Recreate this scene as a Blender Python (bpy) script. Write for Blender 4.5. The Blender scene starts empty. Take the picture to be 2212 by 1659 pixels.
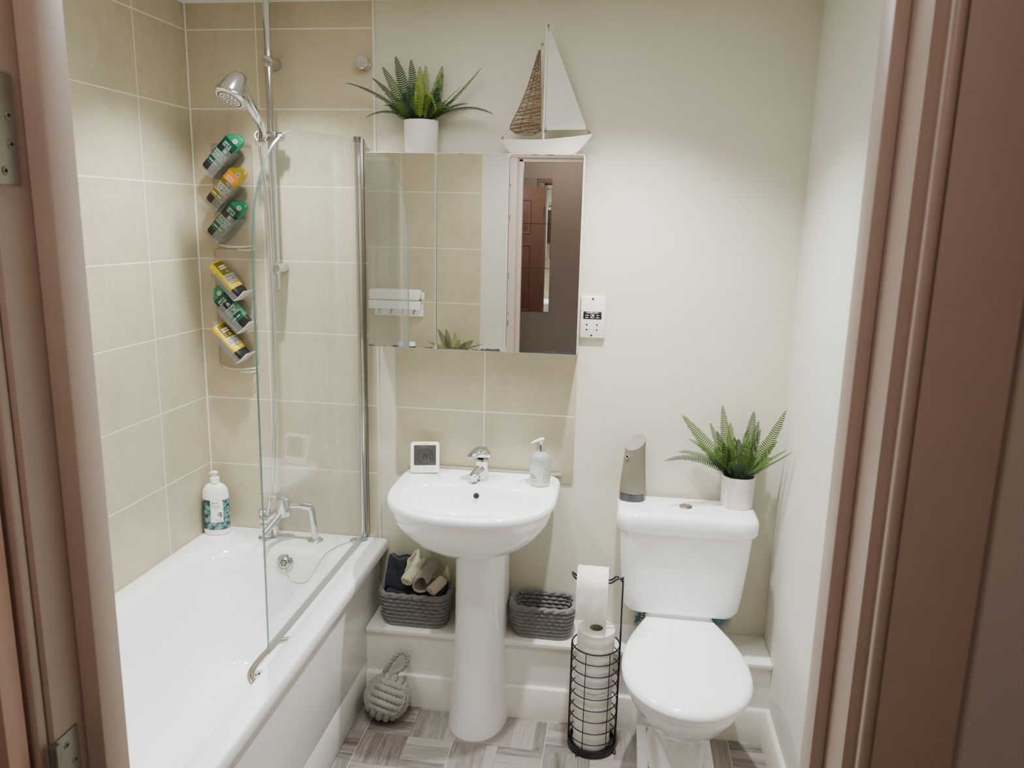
import bpy, bmesh, math, random
from mathutils import Vector, Matrix, Euler
random.seed(7)
pi = math.pi
scene = bpy.context.scene
COL = scene.collection

# ------------------------------------------------------------------ mesh builder
class MB:
    def __init__(s):
        s.v = []; s.f = []; s.m = []
    def add(s, vs, fs, mi=0):
        b = len(s.v)
        s.v.extend([tuple(p) for p in vs])
        s.f.extend([tuple(i + b for i in f) for f in fs])
        s.m.extend([mi] * len(fs))
        return s
    def bm(s, bm, mi=0, M=None):
        bm.verts.ensure_lookup_table(); bm.verts.index_update()
        vs = [(M @ v.co if M else v.co) for v in bm.verts]
        s.add(vs, [[v.index for v in f.verts] for f in bm.faces], mi)
        bm.free(); return s
    def box(s, x0, x1, y0, y1, z0, z1, bev=0, seg=2, mi=0, M=None):
        bm = bmesh.new()
        bmesh.ops.create_cube(bm, size=1)
        for v in bm.verts:
            v.co = Vector((x0 + (v.co.x + .5) * (x1 - x0), y0 + (v.co.y + .5) * (y1 - y0), z0 + (v.co.z + .5) * (z1 - z0)))
        if bev:
            bmesh.ops.bevel(bm, geom=list(bm.edges), offset=bev, segments=seg, profile=.5, affect='EDGES', clamp_overlap=True)
        return s.bm(bm, mi, M)
    def loft(s, rings, cap0=True, cap1=True, closed=True, mi=0):
        n = len(rings[0]); vs = [p for r in rings for p in r]; fs = []
        m = n if closed else n - 1
        for i in range(len(rings) - 1):
            for j in range(m):
                k = (j + 1) % n
                fs.append((i * n + j, i * n + k, (i + 1) * n + k, (i + 1) * n + j))
        if cap0: fs.append(tuple(reversed(range(n))))
        if cap1: fs.append(tuple(range((len(rings) - 1) * n, len(rings) * n)))
        return s.add(vs, fs, mi)
    def lathe(s, prof, c=(0, 0, 0), seg=32, M=None, cap0=True, cap1=True, mi=0, sx=1, sy=1):
        rings = []
        for r, z in prof:
            ring = []
            for k in range(seg):
                a = 2 * pi * k / seg
                p = Vector((r * sx * math.cos(a), r * sy * math.sin(a), z))
                if M: p = M @ p
                ring.append(p + Vector(c))
            rings.append(ring)
        return s.loft(rings, cap0, cap1, True, mi)
    def tube(s, pts, r, seg=8, closed=False, cap=True, mi=0, lobes=0, twist=0, amp=.2, ref=None):
        pts = [Vector(p) for p in pts]; n = len(pts)
        T = []
        for i in range(n):
            a = pts[(i - 1) % n] if (closed or i > 0) else pts[i]
            b = pts[(i + 1) % n] if (closed or i < n - 1) else pts[i]
            d = (b - a); T.append(d.normalized() if d.length > 1e-9 else Vector((0, 0, 1)))
        u = Vector(ref) if ref else (Vector((0, 0, 1)) if abs(T[0].z) < .9 else Vector((1, 0, 0)))
        u = (u - T[0] * u.dot(T[0])).normalized()
        rings = []; L = 0
        for i in range(n):
            if i > 0:
                L += (pts[i] - pts[i - 1]).length
                u = (u - T[i] * u.dot(T[i])).normalized()
            w = T[i].cross(u); ring = []
            rr = r[i] if isinstance(r, (list, tuple)) else r
            for k in range(seg):
                a = 2 * pi * k / seg
                q = rr * (1 + amp * math.cos(lobes * (a - twist * L))) if lobes else rr
                ring.append(pts[i] + (u * math.cos(a) + w * math.sin(a)) * q)
            rings.append(ring)
        if closed: rings.append(rings[0])
        return s.loft(rings, cap and not closed, cap and not closed, True, mi)
    def prism(s, poly, a0, a1, axis='z', mi=0, mi_side=None):
        n = len(poly)
        def P(p, a):
            return {'z': (p[0], p[1], a), 'y': (p[0], a, p[1]), 'x': (a, p[0], p[1])}[axis]
        s.add([P(p, a0) for p in poly] + [P(p, a1) for p in poly], [tuple(reversed(range(n))), tuple(range(n, 2 * n))], mi)
        s.add([P(p, a0) for p in poly] + [P(p, a1) for p in poly], [(i, (i + 1) % n, (i + 1) % n + n, i + n) for i in range(n)], mi if mi_side is None else mi_side)
        return s
    def ell(s, c, r, M=None, seg=10, rings=6, mi=0):
        prof = [(math.sin(pi * (i + .0) / rings), -math.cos(pi * i / rings)) for i in range(rings + 1)]
        rs = []
        for q, z in prof:
            ring = []
            for k in range(seg):
                a = 2 * pi * k / seg
                p = Vector((r[0] * max(q, .02) * math.cos(a), r[1] * max(q, .02) * math.sin(a), r[2] * z))
                if M: p = M @ p
                ring.append(p + Vector(c))
            rs.append(ring)
        return s.loft(rs, True, True, True, mi)
    def torus(s, c, R, r, M=None, seg=20, ts=8, mi=0):
        pts = []
        for k in range(seg):
            p = Vector((R * math.cos(2 * pi * k / seg), R * math.sin(2 * pi * k / seg), 0))
            if M: p = M @ p
            pts.append(p + Vector(c))
        ref = M @ Vector((0, 0, 1)) if M else (0, 0, 1)
        return s.tube(pts, r, ts, closed=True, mi=mi, ref=ref)
    def xf(s, M):
        s.v = [tuple(M @ Vector(p)) for p in s.v]; return s
    def off(s, d):
        d = Vector(d); s.v = [tuple(Vector(p) + d) for p in s.v]; return s

def link(name, mb, mats, parent=None, loc=(0, 0, 0), smooth=True, ang=38):
    me = bpy.data.meshes.new(name)
    me.from_pydata(mb.v, [], mb.f); 
    bm = bmesh.new(); bm.from_mesh(me); bmesh.ops.recalc_face_normals(bm, faces=list(bm.faces)); bm.to_mesh(me); bm.free()
    if not isinstance(mats, (list, tuple)): mats = [mats]
    for m in mats: me.materials.append(m)
    if len(mats) > 1: me.polygons.foreach_set('material_index', mb.m)
    if smooth:
        me.shade_smooth(); me.set_sharp_from_angle(angle=math.radians(ang))
    me.update()
    o = bpy.data.objects.new(name, me); COL.objects.link(o)
    o.location = loc
    if parent: o.parent = parent
    return o

def tag(o, label, cat, group=None):
    o['label'] = label; o['category'] = cat
    if group: o['group'] = group
    return o
def thing(name, label, cat, loc=(0, 0, 0), rot=None, group=None):
    o = bpy.data.objects.new(name, None); COL.objects.link(o)
    o.location = loc; o.empty_display_size = .05
    if rot: o.rotation_euler = rot
    return tag(o, label, cat, group)
def part(name, mb, mats, root, world=True, label=None, **k):
    """world=True: the builder holds world coordinates and the (unrotated) root's place is taken off."""
    if world:
        w = Vector(root.location); p = root.parent
        while p: w = w + Vector(p.location); p = p.parent
        mb.off(-w)
    o = link(name, mb, mats, root, **k)
    if label: o['label'] = label
    return o
def struct(name, mb, mats, parent=None, **k):
    o = link(name, mb, mats, parent, **k)
    if not parent: o['kind'] = 'structure'
    return o
def dup(root):
    r = root.copy(); COL.objects.link(r)
    for ch in root.children:
        c = ch.copy(); COL.objects.link(c); c.parent = r
        for g in ch.children:
            d = g.copy(); COL.objects.link(d); d.parent = c
    return r

def text_mb(txt, size, M=None, align='CENTER', bend=None, mi=0, sx=1.0, spacing=1.0, bold=0.0):
    """Lettering as a mesh lying in the x-z plane facing -y (before M)."""
    cu = bpy.data.curves.new('lettering', 'FONT'); cu.body = txt; cu.size = size
    cu.align_x = align; cu.align_y = 'CENTER'; cu.space_character = spacing; cu.offset = bold
    cu.resolution_u = 3
    ob = bpy.data.objects.new('lettering', cu); COL.objects.link(ob)
    dg = bpy.context.evaluated_depsgraph_get(); dg.update()
    me = bpy.data.meshes.new_from_object(ob.evaluated_get(dg))
    vs = [Vector((v.co.x * sx, 0, v.co.y)) for v in me.vertices]
    fs = [tuple(p.vertices) for p in me.polygons]
    bpy.data.objects.remove(ob); bpy.data.curves.remove(cu); bpy.data.meshes.remove(me)
    if bend: vs = [bend(v) for v in vs]
    if M: vs = [M @ v for v in vs]
    return MB().add(vs, fs, mi)

def T(x=0, y=0, z=0): return Matrix.Translation((x, y, z))
def Rx(a): return Matrix.Rotation(math.radians(a), 4, 'X')
def Ry(a): return Matrix.Rotation(math.radians(a), 4, 'Y')
def Rz(a): return Matrix.Rotation(math.radians(a), 4, 'Z')
def to_axis(d):
    """rotation taking +z to d"""
    return Vector((0, 0, 1)).rotation_difference(Vector(d).normalized()).to_matrix().to_4x4()
def bez(p0, p1, p2, n):
    p0, p1, p2 = Vector(p0), Vector(p1), Vector(p2)
    return [(p0 * (1 - t) ** 2 + p1 * 2 * t * (1 - t) + p2 * t * t) for t in [i / (n - 1) for i in range(n)]]
def spline(pts, n=8):
    pts = [Vector(p) for p in pts]; out = []
    for i in range(len(pts) - 1):
        a = pts[max(i - 1, 0)]; b = pts[i]; c = pts[i + 1]; d = pts[min(i + 2, len(pts) - 1)]
        for k in range(n):
            t = k / n
            out.append(.5 * ((2 * b) + (c - a) * t + (2 * a - 5 * b + 4 * c - d) * t * t + (3 * b - a - 3 * c + d) * t ** 3))
    out.append(pts[-1]); return out
def sgp(c, e): return math.copysign(abs(c) ** e, c)
def superell(cx, cy, ax, by0, by1, z, n0=2.5, n1=2.5, seg=64):
    """closed outline; the +y half uses by1 and exponent n1, the -y half by0 and n0"""
    out = []
    for k in range(seg):
        a = 2 * pi * k / seg; c, s = math.cos(a), math.sin(a)
        n = n1 if s >= 0 else n0; b = by1 if s >= 0 else by0
        out.append(Vector((cx + ax * sgp(c, 2 / n), cy + b * sgp(s, 2 / n), z)))
    return out
def rrect(x0, x1, y0, y1, z, r, n=6):
    out = []
    rs = r if isinstance(r, (tuple, list)) else (r,) * 4
    for (cx, cy, a0, rr) in ((x1, y1, 0, rs[0]), (x0, y1, 90, rs[1]), (x0, y0, 180, rs[2]), (x1, y0, 270, rs[3])):
        sx = -1 if cx == x1 else 1; sy = -1 if cy == y1 else 1
        for k in range(n + 1):
            a = math.radians(a0 + 90 * k / n)
            out.append(Vector((cx + sx * rr + rr * math.cos(a), cy + sy * rr + rr * math.sin(a), z)))
    return out

# ------------------------------------------------------------------ materials
def srgb(r, g, b):
    f = lambda c: c / 12.92 if c <= .04045 else ((c + .055) / 1.055) ** 2.4
    return (f(r / 255), f(g / 255), f(b / 255), 1)

class NT:
    """tiny node-graph helper"""
    def __init__(s, name):
        s.mat = bpy.data.materials.new(name); s.mat.use_nodes = True
        s.t = s.mat.node_tree; s.n = s.t.nodes; s.l = s.t.links
        s.b = s.n['Principled BSDF']; s.out = s.n['Material Output']
    def node(s, t, **k):
        n = s.n.new(t)
        for a, b in k.items(): setattr(n, a, b)
        return n
    def put(s, sock, v):
        if hasattr(v, 'is_output'): s.l.new(v, sock)
        else: sock.default_value = v
    def math(s, op, a, b=0.0, c=0.0, clamp=False):
        n = s.node('ShaderNodeMath', operation=op, use_clamp=clamp)
        s.put(n.inputs[0], a); s.put(n.inputs[1], b); s.put(n.inputs[2], c)
        return n.outputs[0]
    def pos(s, kind='Position'):
        if kind == 'Position': return s.node('ShaderNodeNewGeometry').outputs['Position']
        return s.node('ShaderNodeTexCoord').outputs[kind]
    def sep(s, v):
        n = s.node('ShaderNodeSeparateXYZ'); s.l.new(v, n.inputs[0]); return n.outputs
    def comb(s, x, y, z):
        n = s.node('ShaderNodeCombineXYZ')
        for i, q in enumerate((x, y, z)): s.put(n.inputs[i], q)
        return n.outputs[0]
    def noise(s, vec, scale, detail=3, rough=.55, dist=0):
        n = s.node('ShaderNodeTexNoise')
        if vec is not None: s.l.new(vec, n.inputs['Vector'])
        n.inputs['Scale'].default_value = scale; n.inputs['Detail'].default_value = detail
        n.inputs['Roughness'].default_value = rough; n.inputs['Distortion'].default_value = dist
        return n.outputs['Fac']
    def white(s, vec):
        n = s.node('ShaderNodeTexWhiteNoise', noise_dimensions='3D'); s.l.new(vec, n.inputs['Vector']); return n.outputs['Value']
    def mix(s, f, a, b):
        n = s.node('ShaderNodeMix', data_type='RGBA'); s.put(n.inputs[0], f); s.put(n.inputs[6], a); s.put(n.inputs[7], b)
        return n.outputs[2]
    def ramp(s, f, stops):
        n = s.node('ShaderNodeValToRGB'); s.l.new(f, n.inputs[0]); e = n.color_ramp.elements
        while len(e) < len(stops): e.new(.5)
        for i, (p, c) in enumerate(stops): e[i].position = p; e[i].color = c
        return n.outputs[0]
    def rng(s, f, a, b, c=0.0, d=1.0):
        n = s.node('ShaderNodeMapRange'); s.put(n.inputs[0], f)
        for i, q in enumerate((a, b, c, d)): n.inputs[i + 1].default_value = q
        return n.outputs[0]
    def bump(s, h, strength=.2, dist=.002):
        n = s.node('ShaderNodeBump'); n.inputs['Strength'].default_value = strength; n.inputs['Distance'].default_value = dist
        s.l.new(h, n.inputs['Height']); s.l.new(n.outputs[0], s.b.inputs['Normal'])
    def col(s, v): s.put(s.b.inputs['Base Color'], v)
    def set(s, **k):
        for a, b in k.items(): s.put(s.b.inputs[a.replace('_', ' ')], b)
        return s

def scl(c, k): return (min(c[0] * k, 1), min(c[1] * k, 1), min(c[2] * k, 1), 1)
def plain(name, c, rough=.5, metal=0.0, var=.06, scale=30, bump=0, bscale=200, coat=0, spec=.5, sheen=0, trans=0, ior=1.45, sss=0):
    m = NT(name); p = m.pos('Object')
    f = m.noise(p, scale)
    m.col(m.mix(m.rng(f, .3, .7), scl(c, 1 - var), scl(c, 1 + var)))
    m.set(Roughness=rough, Metallic=metal, Coat_Weight=coat, Specular_IOR_Level=spec, Sheen_Weight=sheen, Transmission_Weight=trans, IOR=ior)
    m.b.inputs['Coat Roughness'].default_value = .05
    if sss: m.set(Subsurface_Weight=sss); m.b.inputs['Subsurface Scale'].default_value = .01
    if bump: m.bump(m.noise(p, bscale, 4), bump)
    return m.mat

def tile_mat(name, axis, u0, w, z0, h, c=srgb(187, 177, 151), grout=srgb(228, 221, 203), g=.0022, seed=0.0):
    m = NT(name); p = m.pos(); s = m.sep(p)
    u = m.math('DIVIDE', m.math('SUBTRACT', s[axis], u0), w)
    v = m.math('DIVIDE', m.math('SUBTRACT', s[2], z0), h)
    def line(t, size):
        fr = m.math('FRACT', m.math('ADD', t, .5))
        d = m.math('MULTIPLY', m.math('ABSOLUTE', m.math('SUBTRACT', fr, .5)), size)
        return m.rng(d, g * .7, g * 1.2, 1, 0)
    gm = m.math('MAXIMUM', line(u, w), line(v, h))
    cell = m.comb(m.math('FLOOR', u), m.math('FLOOR', v), seed)
    rnd = m.white(cell)
    big = m.noise(p, 3.2, 4, .6); fine = m.noise(p, 26, 5, .7); speck = m.noise(p, 120, 2, .5)
    k = m.math('ADD', m.math('MULTIPLY', big, .5), m.math('ADD', m.math('MULTIPLY', fine, .35), m.math('ADD', m.math('MULTIPLY', speck, .1), m.math('MULTIPLY', rnd, .12))))
    col = m.ramp(k, [(.34, scl(c, .80)), (.53, c), (.72, scl(c, 1.12))])
    warm = m.mix(m.rng(m.noise(p, 9, 3), .5, .75, 0, .25), col, srgb(196, 176, 146))
    m.col(m.mix(gm, warm, grout))
    m.set(Roughness=m.math('ADD', .42, m.math('MULTIPLY', gm, .4)))
    hgt = m.math('ADD', m.math('MULTIPLY', m.math('SUBTRACT', 1, gm), .6), m.math('MULTIPLY', fine, .12))
    m.bump(hgt, .35, .0015)
    return m.mat

def paint_mat(name, c, bump=.12, teal=False):
    m = NT(name); p = m.pos(); s = m.sep(p)
    f = m.noise(p, 2.2, 4)
    col = m.mix(m.rng(f, .35, .65), scl(c, .965), scl(c, 1.03))
    if teal:   # the unpainted patches left behind the toilet pan
        def box(x0, x1, z0, z1, e):
            n = m.math('MULTIPLY', m.math('SUBTRACT', m.noise(p, 38, 4, .7), .5), .09)
            def edge(v, a, b):
                return m.math('MULTIPLY', m.rng(m.math('ADD', v, n), a - e, a + e), m.rng(m.math('ADD', v, n), b - e, b + e, 1, 0))
            return m.math('MULTIPLY', edge(s[0], x0, x1), edge(s[2], z0, z1))
        t = m.math('MAXIMUM', box(1.60, 1.66, .30, .40, .006), box(1.84, 1.925, .31, .40, .02))
        col = m.mix(m.math('MULTIPLY', t, .9), col, srgb(38, 108, 130))
    m.col(col); m.set(Roughness=.55, Specular_IOR_Level=.35)
    h = m.math('ADD', m.noise(p, 55, 4, .6), m.math('MULTIPLY', m.noise(p, 6, 3), 2.5))
    m.bump(h, bump, .002)
    return m.mat

def floor_mat():
    m = NT('parquet_vinyl'); p = m.pos(); s = m.sep(p)
    B = .1525
    bx = m.math('DIVIDE', m.math('SUBTRACT', s[0], 1.010), B); by = m.math('DIVIDE', m.math('SUBTRACT', s[1], -.3555), B)
    ix, iy = m.math('FLOOR', bx), m.math('FLOOR', by)
    par = m.math('ABSOLUTE', m.math('MODULO', m.math('ADD', m.math('ADD', ix, iy), 41), 2))
    par = m.math('GREATER_THAN', par, .5)
    sel = lambda a, b: m.math('ADD', m.math('MULTIPLY', par, b), m.math('MULTIPLY', m.math('SUBTRACT', 1, par), a))
    fx, fy = m.math('FRACT', bx), m.math('FRACT', by)
    ac = m.math('MULTIPLY', sel(fx, fy), 4); idx = m.math('FLOOR', ac)
    rnd = m.white(m.comb(ix, iy, idx))
    al = sel(s[1], s[0]); cr = sel(s[0], s[1])
    gv = m.comb(m.math('MULTIPLY', al, 7), m.math('MULTIPLY', cr, 95), m.math('MULTIPLY', rnd, 37))
    grain = m.noise(gv, 1.0, 5, .6, .8)
    gv2 = m.comb(m.math('MULTIPLY', al, 22), m.math('MULTIPLY', cr, 300), m.math('MULTIPLY', rnd, 11))
    fine = m.noise(gv2, 1.0, 3, .6)
    k = m.math('ADD', m.math('MULTIPLY', grain, .6), m.math('ADD', m.math('MULTIPLY', fine, .3), m.math('MULTIPLY', rnd, .34)))
    col = m.ramp(k, [(.36, srgb(84, 77, 73)), (.55, srgb(128, 120, 115)), (.75, srgb(157, 148, 143)), (.98, srgb(177, 168, 163))])
    gap = lambda t, sc, w: m.rng(m.math('MULTIPLY', m.math('ABSOLUTE', m.math('SUBTRACT', m.math('FRACT', m.math('ADD', t, .5)), .5)), sc), w * .6, w * 1.3, 1, 0)
    seam = m.math('MAXIMUM', m.math('MULTIPLY', gap(ac, B / 4, .0006), .6), m.math('MAXIMUM', m.math('MULTIPLY', gap(bx, B, .0006), .45), m.math('MULTIPLY', gap(by, B, .0006), .45)))
    col = m.mix(seam, col, srgb(84, 76, 72))
    big = m.math('MAXIMUM', gap(m.math('DIVIDE', bx, 2), 2 * B, .0011), m.math('MULTIPLY', gap(m.math('DIVIDE', by, 2), 2 * B, .0006), 0))
    col = m.mix(m.math('MULTIPLY', big, .8), col, srgb(214, 204, 192))
    m.col(col); m.set(Roughness=.42)
    m.bump(m.math('SUBTRACT', grain, seam), .15, .001)
    return m.mat

CER = plain('white_ceramic', srgb(246, 246, 247), .10, var=.01, coat=.4)
ACR = plain('white_bath_enamel', srgb(249, 250, 252), .12, var=.01, coat=.4)
PANELW = plain('white_gloss_panel', srgb(226, 226, 222), .18, var=.015)
SEATW = plain('white_seat_plastic', srgb(250, 249, 252), .16, var=.01, coat=.3)
PLW = plain('white_plastic', srgb(236, 236, 232), .3, var=.02)
CHR = plain('chrome', srgb(206, 207, 210), .07, metal=1, var=.03)
CHRD = plain('dull_chrome', srgb(150, 148, 146), .24, metal=1, var=.05)
ALU = plain('satin_aluminium', srgb(188, 188, 186), .22, metal=1, var=.04)
BLK = plain('black_metal', srgb(20, 20, 23), .38, var=.1)
DARK = plain('dark_hole', srgb(14, 14, 14), .7)
WOODW = plain('white_gloss_woodwork', srgb(222, 218, 208), .3, var=.03, bump=.05, bscale=60)
LEDGEW = plain('white_ledge_paint', srgb(230, 228, 222), .3, var=.03, bump=.04, bscale=50)
JAMB = plain('frame_paint', srgb(194, 176, 166), .4, var=.03, bump=.06, bscale=40)
WALLW = paint_mat('cream_wall_paint', srgb(210, 206, 188), teal=True)
WALLR = paint_mat('pale_wall_paint', srgb(208, 207, 196), bump=.2)
CEIL = paint_mat('ceiling_paint', srgb(232, 230, 224))
HALLW = paint_mat('hall_wall_paint', srgb(190, 160, 148)); HALLB = paint_mat('hall_far_wall_paint', srgb(168, 158, 150))
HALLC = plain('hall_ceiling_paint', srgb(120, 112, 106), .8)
HALLF = plain('hall_carpet', srgb(96, 86, 78), .95, bump=.4, bscale=400)
DOORM = plain('door_paint', srgb(196, 160, 146), .42, var=.03)
FLOOR = floor_mat()
# ================================================================== THE SETTING
SK = .0335            # the tiled side wall is not quite square to the back wall
ZT, TH = 2.3116, .252
H = 2.3945; W = 2.0512; YD = -1.9; YH = -1.984

TILE_L = tile_mat('wall_tile_side', 1, -.2796, .402, ZT, TH)
TILE_B = tile_mat('wall_tile_back', 0, .2494, .402, ZT, TH, seed=3.0)
TILE_S = tile_mat('wall_tile_splash', 0, 1.0375, .402, ZT, TH, c=srgb(184, 174, 148), seed=5.0)
TILE_F = tile_mat('wall_tile_foot', 0, .272, .45, 1.85, .30, seed=9.0)

b = MB()
xl = lambda y: SK * y
P0 = [(xl(0), .1), (xl(0), 0), (xl(-2), -2), (xl(-2) - .12, -2), (-.12, .1)]
b.prism(P0, 0, H + .05, 'z'); struct('wall_left', b, TILE_L)
struct('wall_back', MB().box(-.12, 2.2, .005, .12, 0, H + .05), WALLW)
b = MB().box(0, .652, 0, .0048, .5, H, mi=0); struct('wall_tiling', b, TILE_B)
b = MB().box(.652, .6575, -.0015, .0048, .53, H, bev=.001); struct('trim_1', b, plain('tile_edge_trim', srgb(226, 220, 206), .4))
b = MB().box(.720, 1.356, -.0005, .0048, .8075, 1.5, bev=.0008); struct('tiled_splashback', b, TILE_S)
b = MB().tube([(xl(-.001) + .0025, -.0025, .553), (xl(-.001) + .0025, -.0025, H)], .0035, 6); struct('trim_2', b, plain('white_sealant', srgb(230, 224, 208), .5))
struct('wall_right', MB().box(W, W + .12, -2.0, .12, 0, H + .05), WALLR)
struct('ceiling', MB().box(-.2, 2.5, -1.99, .12, H, H + .06), CEIL)
struct('floor', MB().box(-.2, 2.2, -1.95, .12, -.06, 0), FLOOR)
# boxed-in pipework along the back wall
b = MB().box(.655, W, -.175, .005, 0, .270)
b.box(.655, W, -.186, .005, .2705, .2898, bev=.004, seg=3)
struct('boxing_ledge', b, LEDGEW)
def skirt(p0, p1, y, out):
    pass
prof = [(0, 0), (0, .122), (-.004, .1225), (-.012, .119), (-.0165, .113), (-.0165, 0)]
b = MB().prism([(-.1755 + q[0] * 1.0, q[1]) for q in prof], .655, W - .002, 'x')
struct('baseboard_back', b, WOODW)
b = MB().prism([(W - .001 + q[0], q[1] + (.012 if q[1] > .05 else 0)) for q in prof], -1.88, -.192, 'y')
struct('baseboard_right', b, WOODW)

# front wall with the doorway (bathroom side y=-1.9, hall side y=-1.984)
JX0, JX1 = .936, 1.709
b = MB().box(-.2, JX0 - .024, YH, YD, 0, H).box(JX1 + .024, 2.2, YH, YD, 0, H).box(JX0 - .024, JX1 + .024, YH, YD, 2.055, H)
struct('wall_front', b, WALLR)
b = MB().box(-.064, .722, YD, YD + .007, .80, H); struct('wall_front_tiling', b, TILE_F)
b = MB().box(-.062, .735, -1.895, -1.70, 0, .905)
b.box(-.064, .75, -1.895, -1.69, .905, .93, bev=.004)
struct('boxing_ledge_foot', b, LEDGEW)

# door frame and the open door
d1 = bpy.data.objects.new('door_1', None); COL.objects.link(d1); d1.location = (JX0, YH, 0); d1['kind'] = 'structure'
SX0, SX1 = .958, 1.696
def dpart(name, mb, mat, label=None, **k):
    return part(name, mb, mat, d1, label=label, **k)
b = MB().box(JX0 - .024, JX0, YH, YD, 0, 2.03).box(JX1, JX1 + .024, YH, YD, 0, 2.03).box(JX0 - .024, JX1 + .024, YH, YD, 2.03, 2.055)
dpart('lining', b, JAMB)
b = MB().box(JX0, SX0, -1.94, YD, 0, 2.03, bev=.002).box(SX1, JX1, -1.934, YD, 0, 2.03, bev=.002).box(JX0, JX1, -1.94, YD, 2.016, 2.03, bev=.002)
dpart('door_stop', b, JAMB)
b = MB()
for y0, y1 in ((YD, YD + .014), (YH - .014, YH)):
    b.box(JX0 - .062, JX0 - .006, y0, y1, 0, 2.036, bev=.004)
    b.box(JX1 + .009, JX1 + .085, y0, y1, 0, 2.036, bev=.004)
    b.box(JX0 - .062, JX1 + .085, y0, y1, 2.036, 2.094, bev=.004)
b.tube([(JX1 + .0125, YH - .014, 0), (JX1 + .0125, YH - .014, 2.036)], .0055, 10)
dpart('architrave', b, JAMB)
# leaf, hung on the left jamb and standing open into the hall
leaf = MB()
LW, LT, LH = .757, .036, 1.995
leaf.box(0, LW, -LT / 2, LT / 2, .006, LH, bev=.002)
for side in (-1, 1):
    y = side * LT / 2
    for (x0, x1) in ((.11, .345), (.415, .65)):
        for (z0, z1) in ((.22, .80), (.93, 1.50), (1.60, 1.88)):
            o = [(x0, z0), (x1, z0), (x1, z1), (x0, z1)]
            for k in range(4):
                a = o[k]; c = o[(k + 1) % 4]
                leaf.tube([(a[0], y, a[1]), (c[0], y, c[1])], .007, 8)
            leaf.box(x0 + .03, x1 - .03, min(y, y + side * .004), max(y, y + side * .004), z0 + .03, z1 - .03, bev=.003)
M = T(JX0 - .006, YH - .040, 0) @ Rz(-166)
leaf.xf(M)
lo = dpart('door_leaf', leaf, DOORM)
hb = [MB().xf(Matrix())]
HINGE = plain('dull_steel', srgb(150, 148, 140), .45, metal=.85, var=.08, scale=60)
def hinge(z0):
    b = MB()
    b.box(JX0 - .0005, JX0 + .0022, YH - .002, YH + .032, z0, z0 + .098, bev=.0006)
    b.tube([(JX0 + .003, YH - .006, z0), (JX0 + .003, YH - .006, z0 + .098)], .0052, 12)
    h = dpart('hinge', b, HINGE)
    for (yy, zz) in ((YH + .013, .012), (YH + .023, .036), (YH + .023, .061), (YH + .013, .085)):
        s_ = MB().lathe([(0.0001, 0), (.0042, 0), (.0036, .0008), (.0001, .001)], seg=14, M=T(JX0 + .0022, yy, z0 + zz) @ Ry(90))
        s_.box(-.0022, .0022, -.0006, .0006, -.0001, .0011, M=T(JX0 + .0024, yy, z0 + zz) @ Ry(90) @ Rz(20), mi=1)
        s_.box(-.0006, .0006, -.0022, .0022, -.0001, .0011, M=T(JX0 + .0024, yy, z0 + zz) @ Ry(90) @ Rz(20), mi=1)
        part('screw', s_, [HINGE, DARK], h)
    for zz in (.02, .042, .058, .08):
        pass
hinge(1.734); hinge(1.074)
# hall
struct('hall_floor', MB().box(-1.0, 2.6, -3.9, -1.95, -.06, -.002), HALLF)
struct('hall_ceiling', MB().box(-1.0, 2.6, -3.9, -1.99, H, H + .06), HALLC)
HM = T(.80, -3.3, 0) @ Rz(-2.4) @ T(-.80, 3.3, 0)
b = MB().box(-1.3, 2.9, -3.42, -3.3, 0, H).xf(HM)
struct('wall_hall', b, HALLB)
struct('wall_hall_left', MB().box(-1.1, -1.0, -3.5, YH, 0, H), HALLW)
struct('wall_hall_right', MB().box(2.35, 2.45, -3.5, YH, 0, H), HALLW)

# ================================================================== BATH
t = thing('bathtub', 'white built-in bathtub with gloss side panel beside the tiled wall', 'bathtub', (.33, -.85, 0))
def tubring(x0, x1, y0, y1, z, r): return rrect(x0, x1, y0, y1, z, r, 10)
RT = .552
rings = [tubring(.001, .683, -1.698, -.001, .510, .004), tubring(.001, .685, -1.698, -.001, .514, .006), tubring(.001, .685, -1.698, -.001, .543, .008),
         tubring(.004, .681, -1.695, -.003, .550, .010), tubring(.010, .674, -1.69, -.008, RT, .012)]
for (x0, x1, y0, y1, z, r) in [(.060, .626, -1.62, -.135, .552, .10), (.068, .620, -1.61, -.150, .549, .12), (.078, .611, -1.60, -.163, .540, .14), (.088, .602, -1.585, -.175, .520, .15),
          (.102, .588, -1.545, -.190, .47, .16), (.122, .568, -1.48, -.210, .38, .16), (.140, .548, -1.42, -.228, .29, .155), (.158, .522, -1.365, -.247, .215, .14),
          (.180, .503, -1.32, -.258, .180, .12), (.205, .480, -1.28, -.275, .163, .10), (.235, .450, -1.24, -.30, .157, .07)]:
    rings.append(tubring(x0, x1, y0, y1, z, r))
b = MB().loft(rings, cap0=False, cap1=True)
b.v = [(x + SK * y * max(0, 1 - x / .2), y, z) for x, y, z in b.v]
part('tub', b, ACR, t, ang=50)
b = MB().box(.641, .655, -1.69, -.004, .153, .509, bev=.002).box(.645, .6545, -1.69, -.004, .002, .151, bev=.002)
b.box(.646, .6535, -1.69, -.004, .145, .16)
part('bath_panel', b, PANELW, t, label='glossy white side panel with a plinth joint')
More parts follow.
